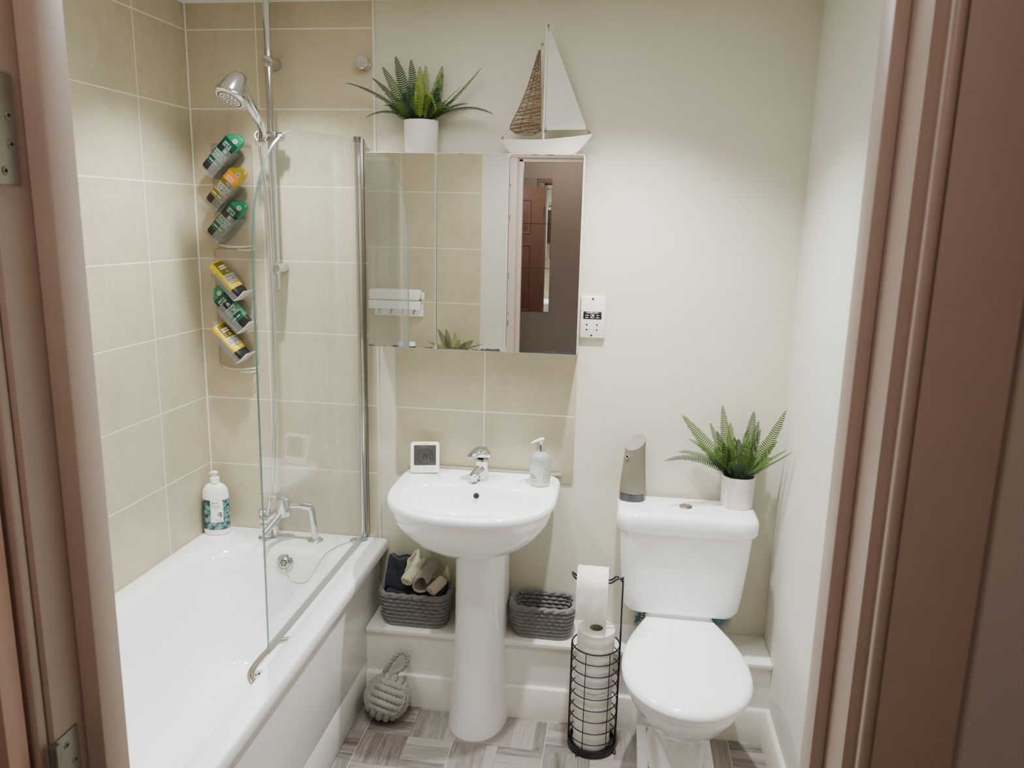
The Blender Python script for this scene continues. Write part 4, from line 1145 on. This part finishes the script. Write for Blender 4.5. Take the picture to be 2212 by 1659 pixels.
def drape(grid_fn, nu, nv, th=.004):
    b = MB(); vs = []
    for j in range(nv + 1):
        for i in range(nu + 1): vs.append(Vector(grid_fn(i / nu, j / nv)))
    fs = []
    for j in range(nv):
        for i in range(nu):
            a = j * (nu + 1) + i; fs.append((a, a + 1, a + nu + 2, a + nu + 1))
    o = link('tmp', MB().add(vs, fs), LEAF)
    md = o.modifiers.new('s', 'SOLIDIFY'); md.thickness = th; md.offset = 0
    m2 = o.modifiers.new('b', 'SUBSURF'); m2.levels = 1; m2.render_levels = 1
    dg = bpy.context.evaluated_depsgraph_get(); me = bpy.data.meshes.new_from_object(o.evaluated_get(dg))
    r = MB().add([v.co.copy() for v in me.vertices], [tuple(p.vertices) for p in me.polygons])
    bpy.data.objects.remove(o); return r
CREAM = cloth_mat('cream_towelling', srgb(206, 202, 182)); GREYT = cloth_mat('grey_towelling', srgb(148, 144, 136)); NAVY = cloth_mat('navy_towelling', srgb(40, 43, 52), .2); STONE = cloth_mat('stone_towelling', srgb(190, 182, 168))
# dark towel folded in the basket
t = thing('dark_towel', 'dark navy towel folded in the basket under the rolled cloths', 'towel', (.77, -.09, .33))
b = drape(lambda u, v: (.708 + .085 * u, -.128 + .098 * v, .418 + .090 * math.sin(pi * min(v * 1.05 + .02, 1) * .62) * (1 - .18 * u) + .008 * math.sin(u * 7 + v * 3) + .006 * math.sin(v * 14)), 16, 16, .016)
b2 = drape(lambda u, v: (.715 + .20 * u, -.147 + .10 * v, .398 + .010 * math.sin(u * 6 + 1) * math.sin(v * 4 + .5) + .01 * v), 18, 12, .014)
part('folded_towel', merge((b, 0), (b2, 0)), NAVY, t)
part('towel_bulk', MB().box(.725, .912, -.140, -.052, .306, .388, bev=.02, seg=3), NAVY, t)
def rolled(t, end, axis, r, ln, turns, th, sq, seed, mat):
    a = Vector(axis).normalized(); c = Vector(end) + a * ln / 2
    part('roll', roll_mb(c, a, r, ln, turns, th, sq, seed), mat, t)
t = thing('rolled_flannel', 'cream rolled flannel with a loose upright corner, topmost in the basket', 'flannel', (.80, -.12, .44), group='rolled flannels in the basket')
rolled(t, (.7930, -.150, .4590), (.20, .80, .42), .0225, .075, 2.3, .0072, .86, .4, CREAM)
b = drape(lambda u, v: (.782 + .046 * u + .020 * v + .004 * math.sin(v * 9), -.132 + .046 * v + .016 * math.sin(u * pi * 2.2) * (.5 + v), .486 + .062 * v ** .9 - .024 * u * (1 - .2 * v) + .006 * math.sin(u * 8 + v * 5)), 12, 12, .0055)
part('loose_corner', b, CREAM, t)
t = thing('rolled_flannel', 'grey crumpled flannel between the two pale rolls in the basket', 'flannel', (.85, -.11, .43), group='rolled flannels in the basket')
b = drape(lambda u, v: (.8440 + (.023 + .012 * v) * math.cos(.2 + u * 5.4) + .004 * math.sin(v * 9 + u * 6) + .014 * v, -.150 + .105 * v, .4480 + .020 * v + (.030 + .014 * v) * math.sin(.2 + u * 5.4) + .004 * math.sin(v * 8 + u * 9)), 24, 12, .009)
part('folds', b, GREYT, t)
t = thing('rolled_flannel', 'pale rolled flannel resting on the basket rim nearest the pedestal', 'flannel', (.89, -.12, .42), group='rolled flannels in the basket')
rolled(t, (.8830, -.153, .4330), (.45, .80, .30), .0205, .066, 2.2, .0070, .84, 1.4, STONE)
t = thing('pointed_cloth', 'thin pale cloth with a pointed corner standing up behind the basket rolls', 'cloth', (.92, -.08, .42))
b = drape(lambda u, v: (.903 + .030 * u + .010 * v * (1 - u), -.084 + .020 * u + .006 * math.sin(u * 6), .438 + (.070 * (1 - abs(u - .55) * 1.7)) * v + .004 * math.sin(u * 9)), 12, 10, .005)
part('folds', b, STONE, t)

# ================================================================== ROPE KNOT DOORSTOP
ROPE = cloth_mat('grey_rope', srgb(150, 145, 138), .12)
kc = Vector((.7560, -.2660, .0790)); KR = .0690
t = thing('rope_knot_doorstop', 'grey rope knot ball with a carry loop on the floor by the bath panel', 'doorstop', (kc.x, kc.y, 0))
kx = Vector((.22, -.82, .53)).normalized(); ky = Vector((.90, .10, -.36)); ky = (ky - kx * ky.dot(kx)).normalized(); kz = kx.cross(ky)
KM = Matrix(((kx.x, ky.x, kz.x, 0), (kx.y, ky.y, kz.y, 0), (kx.z, ky.z, kz.z, 0), (0, 0, 0, 1)))
b = MB(); ropes = 5
for ax in range(3):
    for sgn in (-1, 1):
        for i in range(ropes):
            off = (i - (ropes - 1) / 2) / ((ropes - 1) / 2) * .66
            pts = []
            for k in range(25):
                th_ = (-1 + 2 * k / 24) * 1.02
                fade = max(0, (abs(th_) - .72)) / .30
                v = Vector((math.cos(th_) * math.cos(off), math.sin(th_) * math.cos(off) ** .5, math.sin(off)))
                v.normalize(); v *= (KR - .016 * fade ** 1.5)
                v = Vector((v.x * sgn, v.y, v.z))
                if ax == 1: v = Vector((v.z, v.x, v.y))
                if ax == 2: v = Vector((v.y, v.z, v.x))
                pts.append(kc + KM @ v)
            b.tube(spline(pts, 3), .0115, 14, lobes=3, twist=150, amp=.10)
b.ell(kc, (KR - .004,) * 3, seg=20, rings=12)
part('knot_ball', b, ROPE, t, ang=70)
lp = spline([(.728, -.232, .122), (.738, -.220, .150), (.757, -.213, .184), (.778, -.208, .210), (.797, -.206, .220), (.812, -.207, .208), (.814, -.210, .190), (.803, -.216, .168), (.782, -.226, .155), (.757, -.238, .145), (.746, -.25, .136)], 9)
part('loop_handle', MB().tube(lp, .0085, 12, lobes=3, twist=130, amp=.2), ROPE, t, ang=70)

# ================================================================== TOILET ROLL STAND
hx, hy = 1.4685, -.2900
t = thing('toilet_roll_stand', 'black wire toilet roll stand on the floor beside the toilet', 'toilet roll holder', (hx, hy, 0))
b = MB().lathe([(.079, .006), (.081, .009), (.081, .022), (.079, .026), (.074, .027), (.0735, .014), (.0005, .013)], (hx, hy, 0), seg=56)
part('base_tray', b, BLK, t)
HR = .0765
for i, z in enumerate((.372, .334, .294, .254, .213, .172, .131, .090, .050)):
    part('hoop', MB().torus((hx, hy, z), HR, .0019 if i else .0027, seg=56), BLK, t)
for a in (-112, -52, 60, 120):
    a_ = math.radians(a); x, y = hx + HR * math.cos(a_), hy + HR * math.sin(a_)
    part('upright_wire', MB().tube([(x, y, .015), (x, y, .372)], .0015, 8), BLK, t)
b = MB()
for dy in (-.007, .007): b.tube([(hx - HR - .001, hy + dy, .008), (hx - HR - .001, hy + dy, .372)], .0030, 8)
part('side_post', b, BLK, t)
yk0, yk1 = hy - .011, hy + .011; px = hx + HR + .001
path = [(px, yk0, .008), (px, yk0, .30), (px - .001, yk0, .575), (px - .004, yk0, .598), (px - .012, yk0, .608), (px - .022, yk0, .604), (px - .034, yk0, .594), (px - .046, yk0, .590), (1.45, yk0, .590), (1.412, yk0, .590), (1.398, yk0, .595), (1.388, yk0 + .001, .604), (1.3825, hy, .611), (1.388, yk1 - .001, .604), (1.398, yk1, .595), (1.412, yk1, .590), (1.45, yk1, .590), (px - .046, yk1, .590), (px - .034, yk1, .594), (px - .022, yk1, .604), (px - .012, yk1, .598), (px - .004, yk1, .598), (px - .001, yk1, .575), (px, yk1, .30), (px, yk1, .008)]
part('tall_arm', MB().tube(spline(path, 5), .0030, 10), BLK, t, label='double wire arm that carries the hanging roll')
for a in (-122, -26, 90):
    a_ = math.radians(a); c = (hx + .084 * math.cos(a_), hy + .084 * math.sin(a_), .0075)
    part('foot', MB().torus(c, .0058, .0017, M=Rz(a) @ Rx(65), seg=16), BLK, t)
m = NT('tissue_paper'); p = m.pos('Object')
m.col(m.mix(m.rng(m.noise(p, 25), .3, .7), srgb(226, 220, 214), srgb(238, 233, 228))); m.set(Roughness=.95, Specular_IOR_Level=.15)
m.bump(m.math('ADD', m.noise(p, 190, 3, .7), m.math('MULTIPLY', m.noise(p, 42, 2), .8)), .45, .0014); TISS = m.mat
CARD = plain('card_core', srgb(158, 148, 134), .9)
def roll(label, M, loc, R=.0605, ln=.0985, sheet=None):
    root = thing('toilet_roll', label, 'toilet roll', loc, group='toilet rolls on the wire stand')
    rnd = random.Random(hash(label) % 999)
    pr = [(.0222, 0), (R - .002, .0), (R, .002)]
    pr += [(R + .0008 * math.sin(k * 1.9), .002 + (ln - .004) * k / 10) for k in range(1, 10)]
    pr += [(R, ln - .002), (R - .002, ln), (.0222, ln), (.0222, .0)]
    b = MB().lathe(pr, seg=48, M=M, cap0=False, cap1=False)
    if sheet: b.add(*sheet)
    part('paper', b, TISS, root, world=False)
    b = MB().lathe([(.0222, .001), (.0222, ln - .001), (.0208, ln - .001), (.0208, .001), (.0222, .001)], seg=32, M=M, cap0=False, cap1=False)
    part('core', b, CARD, root, world=False)
    return root
names = ['lowest roll of the stack in the wire stand', 'white toilet roll resting on the lowest one inside the stand', 'white toilet roll just under the uppermost one inside the stand', 'uppermost roll of the stack, rising above the top hoop of the stand']
for i in range(4):
    roll(('white toilet ' if i in (0,) else '') + names[i] if i != 3 else 'white toilet roll, uppermost of the stack and above the top hoop', Matrix(), (hx - .002 + .001 * (i % 2), hy, .0145 + .1032 * i), ln=.1022)
# the hanging roll with its loose sheet down the front
vs, fs = [], []; nu, nv = 14, 30; Rr = .0570
for j in range(nv + 1):
    q = j / nv
    for i in range(nu + 1):
        x = -.0492 + .0984 * i / nu
        if q < .3:
            a = pi / 2 * (q / .3); y, z = -(Rr + .0008) * math.sin(a), (Rr + .0008) * math.cos(a)
        else:
            d_ = (q - .3) / .7; y = -(Rr + .0008) - .004 * math.sin(d_ * 3) + .0022 * math.sin(i * .9 + d_ * 5) * d_; z = -d_ * (.096 + (.003 * math.sin(i * 1.3) * (d_ > .98)))
        vs.append((x, y, z))
for j in range(nv):
    for i in range(nu):
        a = j * (nu + 1) + i; fs.append((a, a + 1, a + nu + 2, a + nu + 1))
roll('part-used toilet roll hanging on the arm above the stack, sheet hanging down', Ry(90) @ T(0, 0, -.0492), (1.4490, hy, .5770), R=Rr, ln=.0984, sheet=(vs, fs))

# ================================================================== TOILET
TX = 1.7400
t = thing('toilet', 'white close-coupled toilet with closed lid against the back wall', 'toilet', (TX, -.35, 0))
def DS(x0, x1, yb, yf, z, r, n=10): return rrect(x0, x1, yf, yb, z, (.015, .015, r, r), n)
rings = [DS(1.571, 1.916, -.03, -.165, .430, .05), DS(1.558, 1.926, -.026, -.178, .436, .055), DS(1.549, 1.934, -.024, -.184, .455, .055), DS(1.543, 1.940, -.023, -.187, .50, .055), DS(1.534, 1.951, -.022, -.192, .62, .055), DS(1.528, 1.958, -.021, -.196, .732, .055)]
part('cistern', MB().loft(rings), CER, t, ang=55)
rings = [DS(1.526, 1.960, -.018, -.199, .7265, .058), DS(1.519, 1.967, -.017, -.208, .7285, .06), DS(1.515, 1.971, -.016, -.213, .736, .062), DS(1.5145, 1.9715, -.016, -.214, .765, .062), DS(1.517, 1.969, -.017, -.211, .779, .060), DS(1.524, 1.962, -.019, -.204, .7880, .056), DS(1.536, 1.950, -.024, -.192, .7912, .05), DS(1.56, 1.93, -.035, -.175, .7916, .04)]
part('cistern_lid', MB().loft(rings), CER, t, ang=55)
b = MB().lathe([(.0215, 0), (.0215, .0035), (.0185, .0055), (.0180, .0048), (.0005, .0062)], (TX, -.108, .7913), seg=36)
b.box(TX - .001, TX + .001, -.126, -.090, .7966, .7976)
part('flush_button', b, CHRD, t, label='round chrome push button')
def egg(k, z, yb=-.165, yf=-.712, hw=.1895, dx=0):
    out = []; n = 72; cy = (yb + yf) / 2
    for i in range(n):
        a = 2 * pi * i / n; c_, s_ = math.cos(a), math.sin(a)
        yc = -.455
        if s_ >= 0:
            y = yc + (yb - yc) * sgp(s_, 2 / 2.0); f = (y - yc) / (yb - yc); x = hw * (1 - f * f * .02) * sgp(c_, 2 / 2.0)
            wb = .113 + (hw - .113) * math.sqrt(max(0, 1 - f ** 2.0)) if f < .999 else .113
            x = math.copysign(min(abs(hw * (1 - .42 * f ** 1.75)), hw), c_) if abs(c_) > 1e-6 else 0
            # straight back edge
            if f > .985: x = .112 * sgp(c_, 1) / max(abs(sgp(.17, 1)), .17) * .17 if abs(c_) < .17 else math.copysign(.112, c_)
        else:
            y = yc + (yc - yf) * sgp(s_, 2 / 2.15); x = hw * sgp(c_, 2 / 2.15)
        out.append(Vector((TX + dx + x * k, yc + (y - yc) * k, z)))
    return out
def lidout(k, z, kb=None, n=80):
    """egg outline with a short straight back, drawn by half-width against depth"""
    kb = k if kb is None else kb
    P_ = [(-.170, .1130), (-.178, .1165), (-.20, .1260), (-.24, .1420), (-.29, .1600), (-.34, .1745), (-.39, .1845), (-.44, .1895), (-.48, .1900), (-.52, .1865), (-.56, .1775), (-.60, .1610), (-.635, .1385), (-.665, .1090), (-.690, .0720), (-.703, .0380), (-.708, .0)]
    S = spline([(w_, y_, 0) for y_, w_ in P_], 5)
    right = [Vector((TX + p.x * k, -.45 + (p.y + .45) * (k if p.y < -.45 else kb), z)) for p in S]
    left = [Vector((2 * TX - p.x, p.y, z)) for p in reversed(right[:-1])]
    return right + left
rings = [lidout(.955, .3985), lidout(.985, .3995), lidout(1.0, .4040), lidout(1.0, .4095), lidout(.990, .4160), lidout(.965, .4225), lidout(.92, .4270), lidout(.8, .4305), lidout(.5, .4335), lidout(.15, .4345)]
part('lid', MB().loft(rings), SEATW, t, ang=60, label='glossy white closed lid')
rings = [lidout(.90, .383), lidout(.955, .3835), lidout(.968, .387), lidout(.968, .3955), lidout(.955, .3975), lidout(.90, .398)]
part('seat', MB().loft(rings), SEATW, t, ang=60)
b = MB().box(TX - .112, TX + .112, -.182, -.128, .388, .412, bev=.006, seg=3)
b.lathe([(.013, -.022), (.013, .022)], seg=18, M=T(TX - .07, -.15, .398) @ Ry(90)).lathe([(.013, -.022), (.013, .022)], seg=18, M=T(TX + .07, -.15, .398) @ Ry(90))
part('seat_hinge', b, SEATW, t)
def pan(sx, yb, yf, z):
    return [Vector((TX + (p.x - TX) * sx, yf + (p.y + .708) / .538 * (yb - yf), z)) for p in lidout(1.0, z)]
rings = [pan(.52, -.10, -.455, .0), pan(.52, -.10, -.455, .012), pan(.49, -.105, -.448, .020), pan(.455, -.11, -.435, .05), pan(.44, -.11, -.43, .10), pan(.46, -.11, -.445, .15), pan(.54, -.11, -.49, .19), pan(.67, -.12, -.565, .235), pan(.80, -.13, -.625, .285), pan(.885, -.14, -.665, .335), pan(.925, -.145, -.682, .372), pan(.91, -.15, -.678, .384)]
b = MB().loft(rings)
part('pan', b, CER, t, ang=55)
b = MB().box(TX - .106, TX + .106, -.165, -.03, .345, .4335, bev=.012, seg=3)
b.box(TX - .07, TX + .07, -.16, -.07, .25, .36, bev=.02)
part('cistern_shelf', b, CER, t)
for s_ in (-1, 1):
    b = MB().box(TX + s_ * .105 - .017, TX + s_ * .105 + .017, -.42, -.12, .0, .022, bev=.006)
    b.lathe([(.009, .020), (.009, .026), (.006, .031), (.0003, .032)], (TX + s_ * .108, -.33, 0), seg=18)
    part('foot_flange', b, CER, t)
b = MB().tube(spline([(1.625, -.10, .435), (1.625, -.10, .40), (1.628, -.09, .37), (1.628, -.06, .35), (1.628, -.02, .345)], 5), .0075, 10)
for k in range(6): b.torus((1.625, -.10, .43 - .012 * k), .0085, .0022, seg=12, ts=6)
part('inlet_pipe', b, CHRD, t, label='thin metal inlet pipe')

# air freshener on the cistern
fx, fy, fz = 1.5640, -.0640, .7914
t = thing('air_freshener', 'grey-brown automatic air freshener with slanted top on the cistern', 'air freshener', (fx, fy, fz))
FRM = plain('taupe_plastic', srgb(116, 110, 96), .5, var=.03); FRT = plain('taupe_top', srgb(132, 122, 118), .45)
rings = []
for z, rx, ry, ox in ((.028, .0440, .036, 0), (.06, .0425, .0352, 0), (.10, .0395, .0340, .0005), (.14, .0365, .0325, .0010), (.175, .0345, .0315, .0015), (.20, .0335, .0305, .0018)):
    ring = []
    for k in range(48):
        a = 2 * pi * k / 48; x, y = rx * math.cos(a), ry * math.sin(a)
        zz = z
        if z == .20: zz = z + x * .42 + y * .55
        if z == .175: zz = z + (x * .42 + y * .55) * .6
        if z == .028: zz = z + .014 * max(0, -math.sin(a - .35)) ** .5 * 0 + .0
        ring.append(Vector((fx + ox + x, fy + y, fz + zz)))
    rings.append(ring)
b = MB().loft(rings, cap0=True, cap1=False)
top = rings[-1]
part('shell', b, FRM, t)
cen = sum(top, Vector()) / len(top)
part('slanted_top', MB().loft([top, [cen + (p - cen) * .97 + Vector((0, 0, .0012)) for p in top], [cen + (p - cen) * .93 + Vector((0, 0, .0006)) for p in top]], cap0=False), FRT, t)
rings = []
for z, k_ in ((0, 1.0), (.003, 1.015), (.030, 1.0)):
    rings.append([Vector((fx + .0440 * k_ * math.cos(a), fy + .036 * k_ * math.sin(a), fz + z)) for a in [math.radians(-35 + 205 * i / 30) for i in range(31)]])
b = MB().loft(rings, closed=False, cap0=False, cap1=False)
part('back_shell', b, FRM, t)
WIN = plain('smoked_window', srgb(66, 70, 74), .15, var=.15)
rings = []
for z, k_ in ((0, .99), (.002, 1.02), (.006, .985), (.029, .965)):
    rings.append([Vector((fx + .0440 * k_ * math.cos(a), fy + .036 * k_ * math.sin(a), fz + z)) for a in [math.radians(170 + 155 * i / 30) for i in range(31)]])
part('window', MB().loft(rings, closed=False, cap0=False, cap1=False), WIN, t, label='smoked clear base window')
part('floor_plate', MB().lathe([(.0425, .0005), (.0425, .004), (.0005, .004)], (fx, fy, fz), seg=40, sy=.82), DARK, t)
nd = Vector((-.62, -.78, .08)).normalized(); np_ = Vector((fx - .0235, fy - .0262, fz + .156))
b = MB().lathe([(.0052, -.004), (.0068, .0012), (.0062, .0022), (.0048, .0016), (.0046, -.003)], seg=20, M=T(*np_) @ to_axis(nd), sy=1.2)
part('nozzle_rim', b, plain('pale_rim', srgb(176, 172, 156), .4), t)
part('nozzle', MB().lathe([(.0047, .0010), (.0030, .0014), (.0003, .0004)], seg=18, M=T(*np_) @ to_axis(nd), sy=1.2), DARK, t)

# ================================================================== THINGS SEEN IN THE CABINET MIRROR
t = thing('wall_towel_dispenser', 'white wall box with a turning knob and hook rail opposite the cabinet', 'wall rack', (.26, YD + .007, 1.19))
y0 = YD + .007
b = MB().box(.095, .392, y0, y0 + .075, 1.262, 1.322, bev=.018, seg=4).box(.095, .392, y0, y0 + .068, 1.212, 1.260, bev=.004)
part('box', b, PLW, t)
part('hook_plate', MB().box(.118, .398, y0, y0 + .022, 1.170, 1.26, bev=.004), PLW, t)
for x in (.15, .22, .285, .350):
    part('hook', MB().tube(spline([(x, y0 + .02, 1.205), (x, y0 + .040, 1.203), (x, y0 + .046, 1.193), (x, y0 + .040, 1.183)], 5), .0045, 8), plain('grey_hook', srgb(150, 150, 146), .4), t)
part('knob', MB().lathe([(.022, 0), (.025, .003), (.025, .010), (.020, .014), (.0005, .0145)], seg=30, M=T(.396, y0 + .042, 1.285) @ Ry(90)), PLW, t)
for x, y, z0, c0, c1, lab in ((.285, -1.80, .9305, srgb(70, 150, 214), srgb(150, 196, 226), 'small pale blue bottle on the far ledge, seen in the cabinet mirror'), (.352, -1.80, .9305, srgb(40, 42, 96), srgb(236, 236, 236), 'dark blue pot with white lid on the far ledge, seen in the mirror')):
    t = thing('toiletry_bottle', lab, 'bottle', (x, y, z0))
    part('bottle_body', MB().lathe([(.020, 0), (.022, .003), (.022, .080), (.020, .084)], (x, y, z0), seg=28), plain('toiletry_blue', c0, .3), t)
    part('lid', MB().lathe([(.0205, .084), (.0205, .100), (.017, .106), (.0003, .108)], (x, y, z0), seg=28), plain('toiletry_lid', c1, .3), t)
F3 = [((.50, -1.80, 1.115), 'm', .0, .024, V1), ((.545, -1.80, 1.115), 'd', .0, .024, V1), ((.60, -1.79, 1.100), 'l', .0, .024, V1), ((.62, -1.80, 1.060), 'm', .0, .02, V1), ((.70, -1.79, 1.060), 'm', .05, .024, V1), ((.76, -1.79, 1.045), 'd', .05, .022, V2), ((.44, -1.80, 1.040), 'l', .05, .014, V1), ((.66, -1.8, 1.050), 'l', .0, .02, V1), ((.56, -1.75, 1.020), 'm', .2, .02, V2), ((.63, -1.74, 1.020), 'm', .2, .02, V2)]
fern('potted fern on the far ledge, only its tips showing in the cabinet mirror', (.595, -1.795, .9305), .042, .045, .062, F3, lat=False)
for i, z in enumerate((1.06, 1.375, 1.69)):
    t = thing('mirror_tile', ['lowest mirror tile on the hall wall, seen in the cabinet mirror', 'middle mirror tile on the hall wall, seen in the cabinet mirror', 'uppermost mirror tile on the hall wall, seen in the cabinet mirror'][i], 'mirror', (.80, -3.3, z), group='mirror tiles in the hall')
    part('tile_back', MB().box(.65, 1.0, -3.3, -3.2975, z, z + .313).xf(HM), GAPD, t)
    part('mirror_pane', MB().box(.651, .999, -3.2974, -3.2955, z + .001, z + .312).xf(HM), plain('hall_mirror', (.8, .8, .8, 1), .0, metal=1, var=0), t, smooth=False)

# ================================================================== CAMERA AND LIGHT
yaw, pitch, roll_ = .13659713, -.20653235, .02236231
cy, sy, cp, sp = math.cos(yaw), math.sin(yaw), math.cos(pitch), math.sin(pitch)
f_ = Vector((-sy * cp, cy * cp, sp)); r0 = Vector((cy, sy, 0)); u0 = r0.cross(f_)
r_ = r0 * math.cos(roll_) + u0 * math.sin(roll_); u_ = -r0 * math.sin(roll_) + u0 * math.cos(roll_)
cam = bpy.data.cameras.new('camera'); co = bpy.data.objects.new('camera', cam); COL.objects.link(co)
co.matrix_world = Matrix(((r_.x, u_.x, -f_.x, 1.4953466), (r_.y, u_.y, -f_.y, -2.6314011), (r_.z, u_.z, -f_.z, 1.7126051), (0, 0, 0, 1)))
cam.sensor_fit = 'HORIZONTAL'; cam.sensor_width = 36; cam.lens = 1692.25 / 2212 * 36; cam.clip_start = .02
cam.dof.use_dof = True; cam.dof.focus_distance = 2.75; cam.dof.aperture_fstop = 13
scene.camera = co
def lamp(name, loc, power, size, col, kind='AREA', rot=(0, 0, 0), spread=180):
    l = bpy.data.lights.new(name, kind); l.energy = power; l.color = col
    if kind == 'AREA': l.shape = 'DISK'; l.size = size; l.spread = math.radians(spread)
    else: l.shadow_soft_size = size
    o = bpy.data.objects.new(name, l); COL.objects.link(o); o.location = loc; o.rotation_euler = rot; return o
LC = (1.0, .988, .968)
def spot(name, loc, power, rad, ang, col):
    o = lamp(name, loc, power, rad, col, 'SPOT'); o.data.spot_size = math.radians(ang); o.data.spot_blend = 1.0; return o
spot('downlight', (1.50, -.48, H - .03), 96, .028, 108, LC)
spot('downlight', (.41, -.40, H - .03), 80, .028, 106, LC)
spot('downlight', (1.0, -1.40, H - .03), 18, .028, 130, LC)
lamp('ceiling_fill', (1.05, -.95, H - .02), 7.2, .75, LC)  # added broad fill disc for even ambient light, not a known fitting
lamp('hall_lamp', (1.15, -2.75, 2.2), 5.2, .12, (1.0, .80, .70), 'POINT')
w = bpy.data.worlds.new('world'); scene.world = w; w.use_nodes = True
w.node_tree.nodes['Background'].inputs[0].default_value = (.6, .5, .45, 1); w.node_tree.nodes['Background'].inputs[1].default_value = .02
scene.view_settings.view_transform = 'AgX'; scene.view_settings.look = 'None'; scene.view_settings.exposure = 0.95
scene.cycles.max_bounces = 10; scene.cycles.diffuse_bounces = 5; scene.cycles.glossy_bounces = 5; scene.cycles.transmission_bounces = 8; scene.cycles.transparent_max_bounces = 16
scene.cycles.caustics_reflective = False; scene.cycles.caustics_refractive = False; scene.cycles.sample_clamp_indirect = 6
scene.cycles.use_denoising = True
